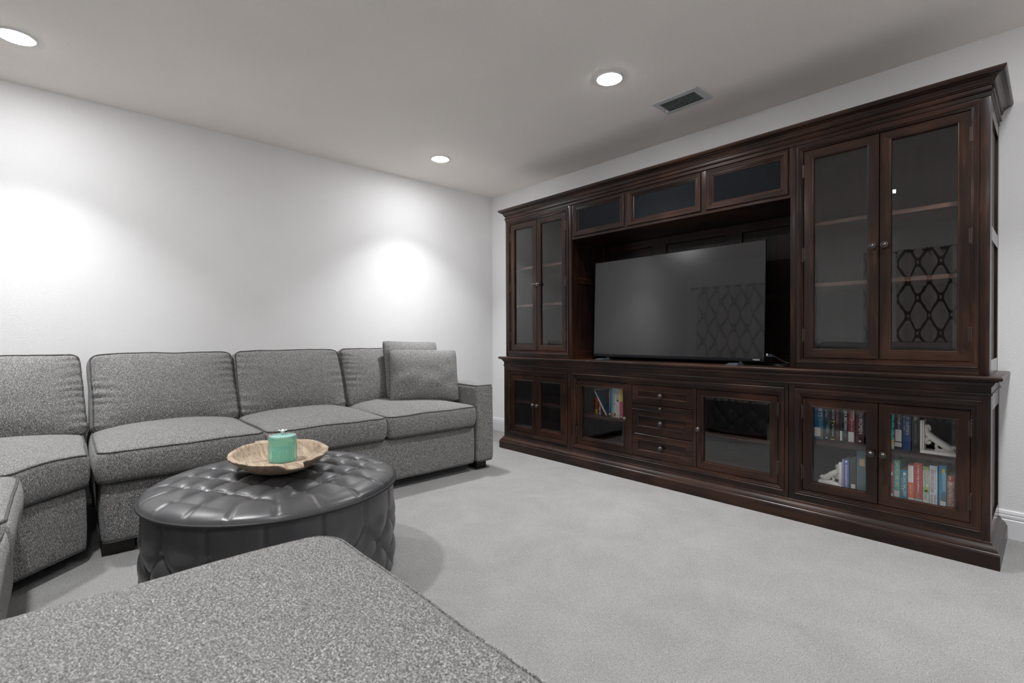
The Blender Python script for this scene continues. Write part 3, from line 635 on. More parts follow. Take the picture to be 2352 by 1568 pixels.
# --- corner wedge
t = thing('sofa_corner', 'grey tweed corner wedge of the sectional with an angled seat, at the left edge', 'sofa', (0.6, -4.0, 0))
WP = [(0.14, -4.60), (1.395, -4.60), (1.395, -3.530), (1.172, -3.302), (0.14, -3.302)]
cushion('base', WP, 0.062, SEATB-0.004, (0.03, 0.03, 0.03, 0.03, 0.03), 0.02, t, crown=0.0, belly=0.003, seed=31, stuff_noise=0.002, caps=4, piping=(-1,), pr=0.003)
SP = [(0.40, -4.34), (1.400, -4.34), (1.400, -3.515), (1.182, -3.294), (0.40, -3.294)]
cushion('seat_cushion', SP, SEATB, SEATT, (0.05, 0.03, 0.04, 0.045, 0.03), 0.022, t, crown=0.05, belly=0.010, piping=(1, -1), seed=32, stuff_noise=0.005)
mb_ = cushion('back_frame', rect(0.10, 0.25, -4.62, -3.302), 0.062, 0.80, 0.03, 0.03, t, crown=0, belly=0.003, seed=33, stuff_noise=0.002, caps=4)
cushion('back_frame', rect(0.26, 1.40, -4.62, -4.48), 0.062, 0.80, 0.03, 0.03, t, crown=0, belly=0.003, seed=34, stuff_noise=0.002, caps=4)
ang = math.radians(11); back_cushion(t, 0, 0.80, 0, -0.17, 0, 0.452, 35, ang, Vector((0.59, -3.270, 0.482)) + Vector((math.sin(ang), -math.cos(ang), 0))*0.40)
back_cushion(t, 0, 0.64, 0, -0.17, 0, 0.452, 36, math.radians(84), Vector((1.04, -4.20, 0.482)))
for (x, y) in ((1.08, -3.46), (1.28, -4.5), (0.22, -4.5), (0.22, -3.38)): MB().box(x-0.04, x+0.04, y-0.04, y+0.04, 0, 0.064, 0.003).build('foot', M_FOOT, t, 30)
# --- armless return
t = thing('armless_sofa_section', 'grey tweed armless sofa section seen edge on at the left edge, before the corner wedge', 'sofa', (2.08, -4.0, 0))
cushion('base', rect(1.425, 2.725, -4.60, -3.515), 0.062, SEATB-0.004, 0.03, 0.02, t, crown=0.0, belly=0.004, seed=41, stuff_noise=0.003, caps=4, piping=(-1,), pr=0.003)
cushion('back_frame', rect(1.425, 2.725, -4.62, -4.46), 0.062, 0.80, 0.03, 0.03, t, crown=0, belly=0.003, seed=42, stuff_noise=0.002, caps=4)
for i, (a, b_) in enumerate(((1.432, 2.070), (2.084, 2.722))):
    cushion('seat_cushion', rect(a, b_, -4.36, -3.492), SEATB, SEATT, (0.03, 0.03, 0.05, 0.05), 0.022, t, crown=0.048, belly=0.014, piping=(1, -1), seed=43+i, stuff_noise=0.005)
    back_cushion(t, 0, b_-a, 0, -0.17, 0, 0.452, 45+i, PI/2, Vector(((a+b_)/2, -4.16, 0.482)))
for (x, y) in ((1.49, -3.62), (2.66, -3.62), (1.49, -4.5), (2.66, -4.5)): MB().box(x-0.04, x+0.04, y-0.04, y+0.04, 0, 0.064, 0.003).build('foot', M_FOOT, t, 30)
# --- chaise in the foreground
t = thing('chaise_section', 'light grey tweed chaise section filling the bottom left foreground', 'sofa', (3.2, -3.7, 0))
cushion('base', rect(2.765, 3.64, -4.60, -2.885), 0.062, SEATB-0.004, 0.03, 0.02, t, crown=0.0, belly=0.004, seed=51, stuff_noise=0.003, caps=4, piping=(-1,), pr=0.003)
cushion('back_frame', rect(2.765, 3.64, -4.62, -4.46), 0.062, 0.80, 0.03, 0.03, t, crown=0, belly=0.003, seed=52, stuff_noise=0.002, caps=4)
cushion('seat_cushion', rect(2.755, 3.64, -4.36, -2.862), SEATB, 0.490, (0.05, 0.05, 0.075, 0.085), 0.026, t, crown=0.022, belly=0.010, piping=(1, -1), seed=53, stuff_noise=0.004, pr=0.0022)
back_cushion(t, 0, 0.86, 0, -0.17, 0, 0.452, 54, PI/2, Vector((3.195, -4.16, 0.49)))
for (x, y) in ((2.84, -2.97), (3.56, -2.97), (2.84, -4.5), (3.56, -4.5)): MB().box(x-0.04, x+0.04, y-0.04, y+0.04, 0, 0.064, 0.003).build('foot', M_FOOT, t, 30)

# --- throw pillows
def pillow(label, M, w_, h_, th, seed):
    t = thing('throw_pillow', label, 'pillow', M.translation, 'grey throw pillows on the sofa')
    n = 44; vs = []; fs = []
    def P(u, v, s):
        e = 1-0.05*(1-abs(u)**3)*abs(v)**6*0; 
        cr_ = 1-0.045*(abs(u)*abs(v))**6; pin = (1 - 0.035*(1-u*u)*(abs(v)**3))*cr_; pin2 = (1 - 0.035*(1-v*v)*(abs(u)**3))*cr_
        x = u*w_/2*pin2; y = v*h_/2*pin
        f = max(0.0, (1-abs(u)**2.6))*max(0.0, (1-abs(v)**2.6)); z = s*th/2*f**0.52
        q = Vector((x, y, z)); nv = noise.noise_vector(Vector((u*2.2+seed, v*2.2, s+seed)))
        q.z += nv.z*0.010*min(1, f*4)*s
        g = (abs(u)**8)*0.010*math.sin(v*38+seed)*max(0, noise.noise(Vector((v*5+seed, u, 1)))+0.3); q.z += s*g*min(1, f*6)
        return q
    for s in (1, -1):
        for j in range(n+1):
            for i in range(n+1):
                u = math.sin((i/n*2-1)*PI/2*0.98)/math.sin(PI/2*0.98); v = math.sin((j/n*2-1)*PI/2*0.98)/math.sin(PI/2*0.98); vs.append(M @ P(u, v, s))
        b_ = 0 if s == 1 else (n+1)**2
        for j in range(n):
            for i in range(n):
                q = (b_+j*(n+1)+i, b_+j*(n+1)+i+1, b_+(j+1)*(n+1)+i+1, b_+(j+1)*(n+1)+i); fs.append(q if s == 1 else tuple(reversed(q)))
    mb = MB(); mb.add(vs, fs); o = mb.build('cover', M_TWEED, t, 179, recalc=False)
    edge = [P(-1+2*k/30, -1, 1) for k in range(30)]+[P(1, -1+2*k/30, 1) for k in range(30)]+[P(1-2*k/30, 1, 1) for k in range(30)]+[P(-1, 1-2*k/30, 1) for k in range(30)]
    mb = MB(); mb.tube([M @ p for p in edge], 0.003, 6, closed=True); mb.build('seam', M_PIPE, t, 60)
def pmat(cx, cy, cz, yaw, lean, roll):
    # local X width, Y height, Z front normal
    n0 = Vector((1, 0, 0)); B = Matrix(((0, 0, 1, 0), (1, 0, 0, 0), (0, 1, 0, 0), (0, 0, 0, 1)))
    return Matrix.Translation((cx, cy, cz)) @ Matrix.Rotation(yaw, 4, 'Z') @ Matrix.Rotation(-lean, 4, 'Y') @ B @ Matrix.Rotation(roll, 4, 'Z')
pillow('grey tweed throw pillow standing behind the other, against the back cushion', pmat(0.632, -1.350, 0.732, math.radians(-10), math.radians(20), math.radians(-2)), 0.45, 0.46, 0.17, 3.0)
pillow('grey tweed throw pillow in front, leaning beside the sofa arm', pmat(0.790, -1.345, 0.690, math.radians(-24), math.radians(24), math.radians(-1)), 0.52, 0.42, 0.20, 8.0)

# ------------------------------------------------------------------ tufted ottoman
OX, OY, OR, OZ = 1.923, -2.738, 0.4535, 0.400
t = thing('tufted_ottoman', 'round grey leather ottoman with a tufted top and sides', 'ottoman', (OX, OY, 0))
def tuft(u, v):
    """u,v in cells: creases along integer lines, dimples at integer corners; 0..1 height"""
    du, dv = abs(u-round(u)), abs(v-round(v)); cu, cv = math.sin(PI*min(.5, du)), math.sin(PI*min(.5, dv))
    h = (cu**0.45)*(cv**0.45); d2 = du*du+dv*dv
    return h - 0.45*math.exp(-d2/0.016)
TA, TS = math.radians(28), 0.108
def top_z(x, y):
    r = math.hypot(x, y); s = r/OR
    dome = OZ + 0.004 + 0.050*(max(0, 1-s**5))**0.5
    u = (x*math.cos(TA)+y*math.sin(TA))/TS; v = (-x*math.sin(TA)+y*math.cos(TA))/TS
    fade = 1/(1+math.exp((s-0.80)/0.035)); h = tuft(u+0.5, v+0.5)
    th = math.atan2(y, x); nr = 20; dth = abs((th*nr/(2*PI)) - round(th*nr/(2*PI))); pleat = -0.010*math.exp(-(dth/0.035)**2)*max(0, (s-0.70)/0.30 if s > .70 else 0)*min(1, (1-s)/0.06)
    return dome + fade*(h*0.0195-0.012) + pleat
nr_, na = 84, 300; vs = []; fs = []
for j in range(nr_+1):
    s = (j/nr_)**0.8; r = OR*s
    for k in range(na): a = 2*PI*k/na; x, y = r*math.cos(a), r*math.sin(a); vs.append((OX+x, OY+y, top_z(x, y) if j < nr_ else OZ+0.002))
for j in range(nr_):
    for k in range(na): fs.append((j*na+k, j*na+(k+1) % na, (j+1)*na+(k+1) % na, (j+1)*na+k))
mb = MB(); mb.add(vs, fs); mb.build('tufted_top', M_LEATHER, t, 179, recalc=False)
mb = MB(); mb.tube([(OX+(OR-0.0005)*math.cos(2*PI*k/160), OY+(OR-0.0005)*math.sin(2*PI*k/160), OZ) for k in range(160)], 0.0055, 10, closed=True); mb.build('piping', M_LPIPE, t, 60)
vs = []; fs = []; nz, na = 70, 400; ncell = 16; Z0 = 0.045; cellh = 0.165
for j in range(nz+1):
    z = Z0+(OZ-0.004-Z0)*j/nz
    for k in range(na):
        a = 2*PI*k/na; uu = a/(2*PI)*ncell; vv = (z-0.285)/cellh
        p, q = (uu+vv), (uu-vv); fz = min(1, max(0, (OZ-0.085-z)/0.04))*min(1, max(0.0, (z-Z0)/0.03))
        h = tuft(p*0.5*2/2*1.0, q*0.5*2/2*1.0) if False else tuft(p/1.0, q/1.0)
        du = abs(uu-round(uu)); pl_ = -0.008*math.exp(-(du/0.05)**2)*(1-fz)
        bulge = 0.004*math.sin(PI*min(1, max(0, (z-Z0)/(OZ-Z0))))
        r = OR-0.010+bulge+fz*(h*0.019-0.012)+pl_*min(1, (OZ-z)/0.02); vs.append((OX+r*math.cos(a), OY+r*math.sin(a), z))
for j in range(nz):
    for k in range(na): fs.append((j*na+k, j*na+(k+1) % na, (j+1)*na+(k+1) % na, (j+1)*na+k))
fs.append(tuple(reversed(range(na))))
mb = MB(); mb.add(vs, fs); mb.build('tufted_side', M_LEATHER, t, 179, recalc=False)
for k in range(4):
    a = PI/4+k*PI/2; M = Matrix.Translation((OX+0.34*math.cos(a), OY+0.34*math.sin(a), 0)); MB().lathe([(0.022, 0), (0.028, 0.05)], M, 16).build('foot', M_FOOT, t, 40)

# ------------------------------------------------------------------ wooden bowl and candle
BX, BY, BZ = 1.915, -2.732, 0.4630
BA = math.radians(-12)
t = thing('dough_bowl', 'oval weathered wooden dough bowl with a stubby handle, on the ottoman', 'bowl', (BX, BY, BZ))
la, lb = 0.240, 0.182; nb = 120
prof = [(0.0, 0.0), (0.30, 0.0), (0.52, 0.001), (0.66, 0.009), (0.80, 0.028), (0.92, 0.046), (0.985, 0.056), (1.0, 0.0625), (0.985, 0.0665), (0.93, 0.0672), (0.895, 0.0640), (0.87, 0.055), (0.79, 0.033), (0.69, 0.020), (0.58, 0.0165), (0.40, 0.0155), (0.2, 0.0155), (0.0, 0.0155)]
vs = []; fs = []
for j, (s, z) in enumerate(prof):
    for k in range(nb):
        a = 2*PI*k/nb; e = 1.0
        wob = 1+0.018*noise.noise(Vector((math.cos(a)*1.6, math.sin(a)*1.6, 5)))+ (0.03*noise.noise(Vector((math.cos(a)*7, math.sin(a)*7, 1))) if 5 <= j <= 8 else 0)
        x, y = la*s*math.cos(a)*wob, lb*s*math.sin(a)*wob
        # stubby handles at both ends: the rim sticks out
        if 5 <= j <= 9:
            for a0, ww, ext in ((0.10, 0.19, 0.075), (PI+0.25, 0.14, 0.040)):
                d = (a-a0+PI) % (2*PI)-PI
                k_ = 1/(1+math.exp((abs(d)-ww)/0.014)); x += ext*k_*math.cos(a0)*(1 if j >= 6 else 0.45); y += ext*k_*math.sin(a0)*(1 if j >= 6 else 0.45)
        zz = z + (0.004*noise.noise(Vector((math.cos(a)*2.2, math.sin(a)*2.2, j*0.15))) if j > 3 and j < 13 else 0)
        vs.append((BX+x*math.cos(BA)-y*math.sin(BA), BY+x*math.sin(BA)+y*math.cos(BA), BZ+zz))
for j in range(len(prof)-1):
    for k in range(nb): fs.append((j*nb+k, j*nb+(k+1) % nb, (j+1)*nb+(k+1) % nb, (j+1)*nb+k))
mb = MB(); mb.add(vs, fs); mb.build('bowl_body', M_BOWL, t, 50)

CX, CY, CZ = 1.905, -2.716, BZ+0.0162
t = thing('candle_jar', 'teal ribbed glass candle jar with a white flower knob, in the wooden bowl', 'candle', (CX, CY, CZ))
M_TEAL = bpy.data.materials.new('teal_glass'); M_TEAL.use_nodes = True; nt = M_TEAL.node_tree; b = nt.nodes['Principled BSDF']
b.inputs['Base Color'].default_value = (0.55, 0.93, 0.84, 1); b.inputs['Roughness'].default_value = 0.05; b.inputs['Transmission Weight'].default_value = 0.85; b.inputs['IOR'].default_value = 1.45
M_WAX = plain('candle_wax', (0.66, 0.88, 0.78), 0.5); M_WHITE = plain('white_resin', (0.75, 0.72, 0.68), 0.5)
nseg, nrib = 144, 24; jp = [(0.030, 0.001), (0.046, 0.0), (0.0485, 0.003), (0.0470, 0.008), (0.0490, 0.011), (0.0490, 0.030), (0.0490, 0.050), (0.0490, 0.072), (0.0478, 0.078), (0.0490, 0.083), (0.0478, 0.088), (0.0492, 0.094), (0.0500, 0.104), (0.0498, 0.106), (0.0470, 0.106), (0.0462, 0.100), (0.0455, 0.060), (0.0455, 0.008), (0.030, 0.006)]
vs = []; fs = []
for j, (r, z) in enumerate(jp):
    for k in range(nseg):
        a = 2*PI*k/nseg; amp = 0.0026 if 4 <= j <= 7 else (0.0014 if 8 <= j <= 11 else 0.0); rr = r+amp*abs(math.cos(a*nrib/2))-amp*0.5
        vs.append((CX+rr*1.07*math.cos(a), CY+rr*1.07*math.sin(a), CZ+z*0.95))
for j in range(len(jp)-1):
    for k in range(nseg): fs.append((j*nseg+k, j*nseg+(k+1) % nseg, (j+1)*nseg+(k+1) % nseg, (j+1)*nseg+k))
mb = MB(); mb.add(vs, fs); mb.add([(CX+jp[0][0]*math.cos(2*PI*k/nseg), CY+jp[0][0]*math.sin(2*PI*k/nseg), CZ+0.001) for k in range(nseg)], [tuple(range(nseg))]); mb.build('glass_jar', M_TEAL, t, 50, recalc=False)
MB().lathe([(0.030, 0.0065), (0.0450, 0.0085), (0.0450, 0.050), (0.043, 0.0525), (0.02, 0.0515)], Matrix.Translation((CX, CY, CZ)), 48).build('wax', M_WAX, t, 50)
lid = MB().lathe([(0.0440, 0.1013), (0.0495, 0.1016), (0.0500, 0.1046), (0.0480, 0.1070), (0.0300, 0.1090), (0.008, 0.1105)], Matrix.Translation((CX, CY, CZ)), 48).build('lid', plain('lid_glass', (0.30, 0.62, 0.55), 0.12), t, 50)
mb = MB()
for k in range(40):
    a = 2*PI*k/40; mb.lathe([(0.0004, -0.0026), (0.0020, -0.0016), (0.0026, 0), (0.0020, 0.0016), (0.0004, 0.0026)], Matrix.Translation((CX+0.0485*math.cos(a), CY+0.0485*math.sin(a), CZ+0.1070)), 8)
mb.build('bead_rim', plain('bead_pink', (0.45, 0.40, 0.37), 0.4), lid, 60)
mb = MB(); mb.lathe([(0.004, 0.1085), (0.0035, 0.1165), (0.007, 0.1205), (0.006, 0.1245), (0.002, 0.1265)], Matrix.Translation((CX, CY, CZ)), 16)
for k in range(5):
    a = 2*PI*k/5+0.3; R = Matrix.Translation((CX, CY, CZ+0.1215)) @ Matrix.Rotation(a, 4, 'Z') @ Matrix.Rotation(math.radians(-25), 4, 'Y') @ Matrix.Translation((0.011, 0, 0)) @ Matrix.Diagonal((1.5, 0.95, 0.35, 1))
    mb.lathe([(0.001, -0.0060), (0.0045, -0.004), (0.0062, 0), (0.0045, 0.004), (0.001, 0.0060)], R, 12)
mb.build('flower_knob', M_WHITE, lid, 60)

# ------------------------------------------------------------------ books
M_PAGES = plain('book_pages', (0.55, 0.52, 0.45), 0.8)
_cm = {}
def cmat(c, rough=0.42):
    k = tuple(round(x, 3) for x in c)
    if k not in _cm: _cm[k] = plain('cover_%d' % len(_cm), c, rough)
    return _cm[k]
def book(x0, x1, z0, z1, ys, label, col, depth=0.15, texts=(), bands=(), group=None, lean=None):
    """upright book, spine at y=ys facing the room. texts: (string, colour, z centre fraction, length fraction, height fraction, x offset fraction)
       bands: (colour, z0 fraction, z1 fraction[, x0 fraction, x1 fraction])"""
    t = thing('book', label, 'book', ((x0+x1)/2, ys+depth/2, z0), group)
    Ml = Matrix.Identity(4)
    if lean: Ml = Matrix.Translation((x0, 0, z0)) @ Matrix.Rotation(lean, 4, 'Y') @ Matrix.Translation((-x0, 0, -z0))
    wd = x1-x0; th = min(0.002, wd*0.12); mb = MB()
    # spine slightly rounded + two boards, one C-shaped solid
    arc = [(x0+wd*k/6, ys+0.0015*(1-math.sin(PI*k/6))) for k in range(7)]
    inner = [(x1-th, ys+0.004), (x0+th, ys+0.004)]
    pl_ = arc + [(x1, ys+depth), (x1-th, ys+depth)] + inner + [(x0+th, ys+depth), (x0, ys+depth)]
    n = len(pl_); vs = [(Ml @ Vector((p[0], p[1], z))) for z in (z0, z1) for p in pl_]
    fs = [(k, (k+1) % n, n+(k+1) % n, n+k) for k in range(n)]
    # caps as quads/triangles: spine strip and two boards
    cap = [tuple(range(7))+(9, 10), (6, 7, 8, 9), (0, 10, 11, 12)]
    fs += [tuple(n+i for i in c) for c in cap] + [tuple(reversed(c)) for c in cap]
    mb.add(vs, fs); cov = mb.build('cover', cmat(col), t, 40)
    MB().box(x0+th+0.0003, x1-th-0.0003, ys+0.0045, ys+depth-0.003, z0+0.002, z1-0.002, mat=Ml).build('pages', M_PAGES, t)
    hz = z1-z0
    for bnd in bands:
        bx0, bx1 = (bnd[3], bnd[4]) if len(bnd) > 3 else (0.03, 0.97)
        y = ys-0.0004; vs = [Ml @ Vector((x0+wd*bx0, y, z0+hz*bnd[1])), Ml @ Vector((x0+wd*bx1, y, z0+hz*bnd[1])), Ml @ Vector((x0+wd*bx1, y, z0+hz*bnd[2])), Ml @ Vector((x0+wd*bx0, y, z0+hz*bnd[2]))]
        m2 = MB(); m2.add(vs+[p+Vector((0, 0.0006, 0)) for p in vs], [(0, 1, 2, 3), (7, 6, 5, 4), (0, 4, 5, 1), (1, 5, 6, 2), (2, 6, 7, 3), (3, 7, 4, 0)]); m2.build('printed_band', cmat(bnd[0]), t)
    for (s, c, fz, fl, fh, fx) in texts:
        M = Ml @ Matrix(((0, 1, 0, x0+wd*(0.5+fx)), (0, 0, -1, ys-0.0009), (-1, 0, 0, z0+hz*fz), (0, 0, 0, 1)))
        lettering(s, t, cmat(c, 0.6), M, hz*fl, wd*fh)
    return t
W = (0.72, 0.72, 0.70); BK = (0.02, 0.02, 0.022); TAGC = (0.62, 0.62, 0.60); GOLD = (0.55, 0.45, 0.12)
G1 = 'books on the upper shelf behind the left door'; SY = -0.408; ZU = 0.4325
def lib(z0, z1, a=0.08, b_=0.92): return (TAGC, z0, z1, a, b_)
book(3.146, 3.188, ZU, 0.660, SY, 'blue book with a library tag, leftmost on the upper shelf of the right base cabinet', (0.012, 0.13, 0.26), texts=(('IRTS', W, 0.62, 0.20, 0.42, 0.15), ('HIDEAWAY', (0.15, 0.35, 0.5), 0.36, 0.24, 0.32, 0.15)), bands=(lib(0.06, 0.27, 0.05, 0.70), ((0.16, 0.11, 0.02), 0.02, 0.22, 0.72, 0.97)), group=G1)
book(3.189, 3.218, ZU, 0.655, SY, 'dark teal book with green letters, right of the blue library book', (0.010, 0.028, 0.032), texts=(('of Fear', (0.35, 0.38, 0.40), 0.62, 0.18, 0.42, 0.0), ('HANSEN', (0.25, 0.45, 0.42), 0.26, 0.18, 0.30, 0.12)), bands=(((0.02, 0.10, 0.10), 0.18, 0.46, 0.70, 0.97), ((0.6, 0.6, 0.6), 0.035, 0.07, 0.35, 0.6)), group=G1)
book(3.219, 3.243, ZU, 0.655, SY, 'black book with white and yellow letters between dark teal and burgundy books', (0.006, 0.006, 0.007), texts=(('CRUFTON', (0.5, 0.5, 0.48), 0.64, 0.26, 0.42, 0.1), ('T', (0.62, 0.52, 0.05), 0.455, 0.07, 0.70, 0.0), ('Jan Thompson', W, 0.25, 0.29, 0.34, 0.05)), bands=((GOLD, 0.02, 0.045, 0.1, 0.85),), group=G1)
book(3.244, 3.261, ZU, 0.650, SY, 'slim burgundy book right of the black book with yellow letter', (0.045, 0.012, 0.018), texts=(('The Husband', (0.35, 0.25, 0.26), 0.6, 0.33, 0.45, 0), ('MOORE', (0.3, 0.2, 0.22), 0.14, 0.15, 0.45, 0)), group=G1)
book(3.262, 3.275, ZU, 0.650, SY, 'slim dark teal book with a white tag at its foot', (0.008, 0.022, 0.03), bands=((TAGC, 0.03, 0.26, 0.15, 0.90),), group=G1)
book(3.276, 3.297, ZU, 0.655, SY, 'black and teal book with big white capital letters beside the red library book', (0.006, 0.012, 0.014), texts=(('SANDRA BROWN', (0.8, 0.8, 0.8), 0.60, 0.62, 0.62, 0.08), ('A NOVEL', (0.3, 0.45, 0.45), 0.19, 0.15, 0.35, 0)), bands=(((0.02, 0.20, 0.20), 0.0, 0.27, 0.02, 0.14), ((0.02, 0.25, 0.25), 0.66, 1.0, 0.02, 0.30)), group=G1)
book(3.299, 3.327, ZU, 0.660, SY, 'red book with a library tag left of the maroon book', (0.19, 0.026, 0.026), texts=(('STORY OF US', W, 0.70, 0.40, 0.36, 0.05), ('DEAN BAIL', (0.6, 0.5, 0.48), 0.38, 0.24, 0.22, 0.1)), bands=(lib(0.03, 0.25, 0.06, 0.90), (W, 0.52, 1.0, 0.80, 0.88)), group=G1)
book(3.334, 3.366, ZU, 0.665, SY, 'maroon book with white capital letters near the left door knob', (0.050, 0.009, 0.011), texts=(('THE', (0.45, 0.40, 0.40), 0.63, 0.08, 0.32, 0.1), ('WOMEN', (0.72, 0.70, 0.70), 0.40, 0.34, 0.48, 0.1), ('KRISTIN', (0.22, 0.14, 0.14), 0.85, 0.24, 0.30, 0.2), ('HANNAH', (0.22, 0.14, 0.14), 0.85, 0.22, 0.30, -0.2)), bands=((W, 0.05, 0.085, 0.35, 0.65),), group=G1)
G2 = 'books on the lower shelf behind the left door'; ZL = 0.2005
book(3.2760, 3.3025, ZL, 0.345, SY, 'periwinkle blue book beside the white scroll bookend', (0.10, 0.13, 0.40), texts=(('KISSING', (0.72, 0.72, 0.75), 0.58, 0.46, 0.36, 0.10), ('summer', W, 0.20, 0.30, 0.30, 0.12)), bands=((W, 0.0, 1.0, 0.0, 0.08), (W, 0.90, 0.96, 0.45, 0.75)), group=G2)
book(3.3060, 3.3340, ZL, 0.356, SY, 'grey green cloth book with a tag at its foot, between blue and teal grey books', (0.035, 0.045, 0.042), bands=(lib(0.02, 0.16, 0.25, 0.90), ((0.03, 0.07, 0.065), 0.88, 0.99, 0.05, 0.95)), group=G2)
book(3.3365, 3.376, ZL, 0.400, SY, 'tall teal grey book with a beige square label', (0.075, 0.145, 0.165), bands=(((0.45, 0.33, 0.20), 0.62, 0.80, 0.30, 0.86), ((0.045, 0.10, 0.12), 0.86, 0.99, 0.02, 0.98)), group=G2)
G3 = 'books on the upper shelf behind the right door'
book(3.474, 3.4885, ZU, 0.650, SY, 'slim turquoise book with a yellow foot, leftmost behind the right door', (0.06, 0.42, 0.38), bands=(((0.6, 0.5, 0.08), 0.10, 0.20), (TAGC, 0.0, 0.10), ((0.05, 0.03, 0.03), 0.25, 0.32, 0.7, 0.97), ((0.10, 0.03, 0.03), 0.42, 0.48, 0.7, 0.97), ((0.05, 0.03, 0.03), 0.58, 0.64, 0.7, 0.97)), group=G3)
book(3.490, 3.518, ZU, 0.660, SY, 'navy book with cream capitals and a library tag', (0.012, 0.020, 0.048), texts=(('THERAPIST', (0.55, 0.53, 0.42), 0.74, 0.44, 0.34, 0.08), ('B A PARIS', (0.5, 0.5, 0.5), 0.44, 0.26, 0.30, 0.08)), bands=(lib(0.17, 0.42, 0.10, 0.95), (TAGC, 0.06, 0.15, 0.0, 0.98)), group=G3)
book(3.520, 3.551, ZU, 0.660, SY, 'royal blue book with cream capitals right of the navy library book', (0.012, 0.055, 0.17), texts=(('EMILY GIFFIN', (0.55, 0.55, 0.42), 0.62, 0.56, 0.34, 0.12), ('the lies we told', (0.40, 0.50, 0.58), 0.66, 0.48, 0.20, -0.26)), group=G3)
book(3.555, 3.583, ZU, 0.660, SY, 'charcoal book with grey capitals against the white bookend', (0.022, 0.023, 0.026), texts=(('VEIL', (0.55, 0.55, 0.55), 0.74, 0.22, 0.40, 0.0), ('FRANCES RIVERS', (0.18, 0.18, 0.18), 0.36, 0.44, 0.26, 0.0)), group=G3)
G4 = 'books on the lower shelf behind the right door'
book(3.4765, 3.4848, ZL, 0.362, SY, 'thin crimson book leftmost on the lower shelf', (0.36, 0.035, 0.07), bands=((TAGC, 0.0, 0.10), (W, 0.64, 0.74, 0.2, 0.7)), group=G4)
book(3.4862, 3.5105, ZL, 0.380, SY, 'sea green book with white capitals', (0.11, 0.36, 0.27), texts=(('SING WILD BIRD SING', (0.75, 0.75, 0.68), 0.62, 0.66, 0.50, 0.05),), bands=(lib(0.02, 0.18, 0.10, 0.95),), group=G4)
book(3.5115, 3.5395, ZL, 0.337, SY, 'short teal blue book with white capitals', (0.02, 0.20, 0.30), texts=(('SUSAN MALLERY', W, 0.48, 0.78, 0.40, 0.12), ('LITTLE', (0.4, 0.6, 0.65), 0.5, 0.4, 0.25, -0.22)), bands=((W, 0.85, 0.92, 0.45, 0.75),), group=G4)
book(3.5415, 3.5618, ZL, 0.369, SY, 'white and orange book left of the coral red book', (0.70, 0.69, 0.67), texts=(('GARDEN', (0.6, 0.58, 0.55), 0.74, 0.28, 0.35, 0), ('lazy days', (0.75, 0.65, 0.6), 0.27, 0.30, 0.34, 0)), bands=(((0.66, 0.13, 0.03), 0.07, 0.50), ((0.30, 0.03, 0.02), 0.97, 1.0), (TAGC, 0.0, 0.07)), group=G4)
book(3.5632, 3.5945, ZL, 0.380, SY, 'thick coral red book with flowing white letters', (0.42, 0.055, 0.062), texts=(('mary kay andrews', W, 0.56, 0.64, 0.40, 0.02), ('Sunset Beach', (0.60, 0.42, 0.12), 0.145, 0.16, 0.46, 0.0)), bands=(((0.35, 0.55, 0.62), 0.0, 0.06), ((0.55, 0.42, 0.05), 0.91, 0.95, 0.40, 0.62), ((0.50, 0.10, 0.11), 0.985, 1.0)), group=G4)
book(3.5962, 3.6188, ZL, 0.370, SY, 'pale green book with grey letters and a small figure', (0.46, 0.53, 0.42), texts=(('A Place at', (0.12, 0.12, 0.10), 0.70, 0.34, 0.26, 0.24), ('Ladybug Farm', (0.10, 0.10, 0.09), 0.68, 0.46, 0.34, -0.14), ('Donna', (0.2, 0.2, 0.18), 0.20, 0.2, 0.34, 0)), bands=(((0.28, 0.38, 0.10), 0.90, 1.0), ((0.32, 0.42, 0.14), 0.28, 0.44), ((0.10, 0.09, 0.06), 0.31, 0.36, 0.30, 0.80), (TAGC, 0.0, 0.07)), group=G4)
book(3.6202, 3.6480, ZL, 0.378, SY, 'pale blue book with tall red capitals', (0.50, 0.60, 0.66), texts=(('KRISTAN HIGGINS', (0.36, 0.02, 0.03), 0.60, 0.58, 0.44, -0.14), ('PACK UP', (0.30, 0.03, 0.05), 0.15, 0.20, 0.28, 0.22), ('THE MOON', (0.30, 0.03, 0.05), 0.15, 0.22, 0.28, -0.22), ('pack up the moon', (0.15, 0.18, 0.25), 0.65, 0.5, 0.18, 0.26)), group=G4)
book(3.6530, 3.6795, ZL, 0.385, SY, 'bright blue book with a yellow tab near the right stile', (0.02, 0.20, 0.36), texts=(('WATER', (0.10, 0.35, 0.50), 0.45, 0.32, 0.24, -0.25),), bands=(((0.62, 0.50, 0.06), 0.82, 0.92, 0.40, 0.82), ((0.14, 0.34, 0.44), 0.36, 0.82, 0.46, 0.95), ((0.10, 0.14, 0.16), 0.12, 0.30, 0.40, 0.95), lib(0.01, 0.13, 0.20, 0.92)), group=G4)
book(3.6820, 3.7075, ZL, 0.343, SY, 'short peach and red book with tall capitals, rightmost on the lower shelf', (0.42, 0.20, 0.13), texts=(('SANDREA FLATS', (0.70, 0.62, 0.55), 0.36, 0.62, 0.56, 0.0), ('EPH', W, 0.93, 0.10, 0.25, -0.1)), bands=(((0.36, 0.06, 0.03), 0.84, 0.99), ((0.55, 0.50, 0.42), 0.70, 0.80, 0.28, 0.74), ((0.25, 0.09, 0.06), 0.02, 0.64, 0.05, 0.95)), group=G4)
G5 = 'books on the console shelf'; ZC = 0.3855; CY_ = -0.372
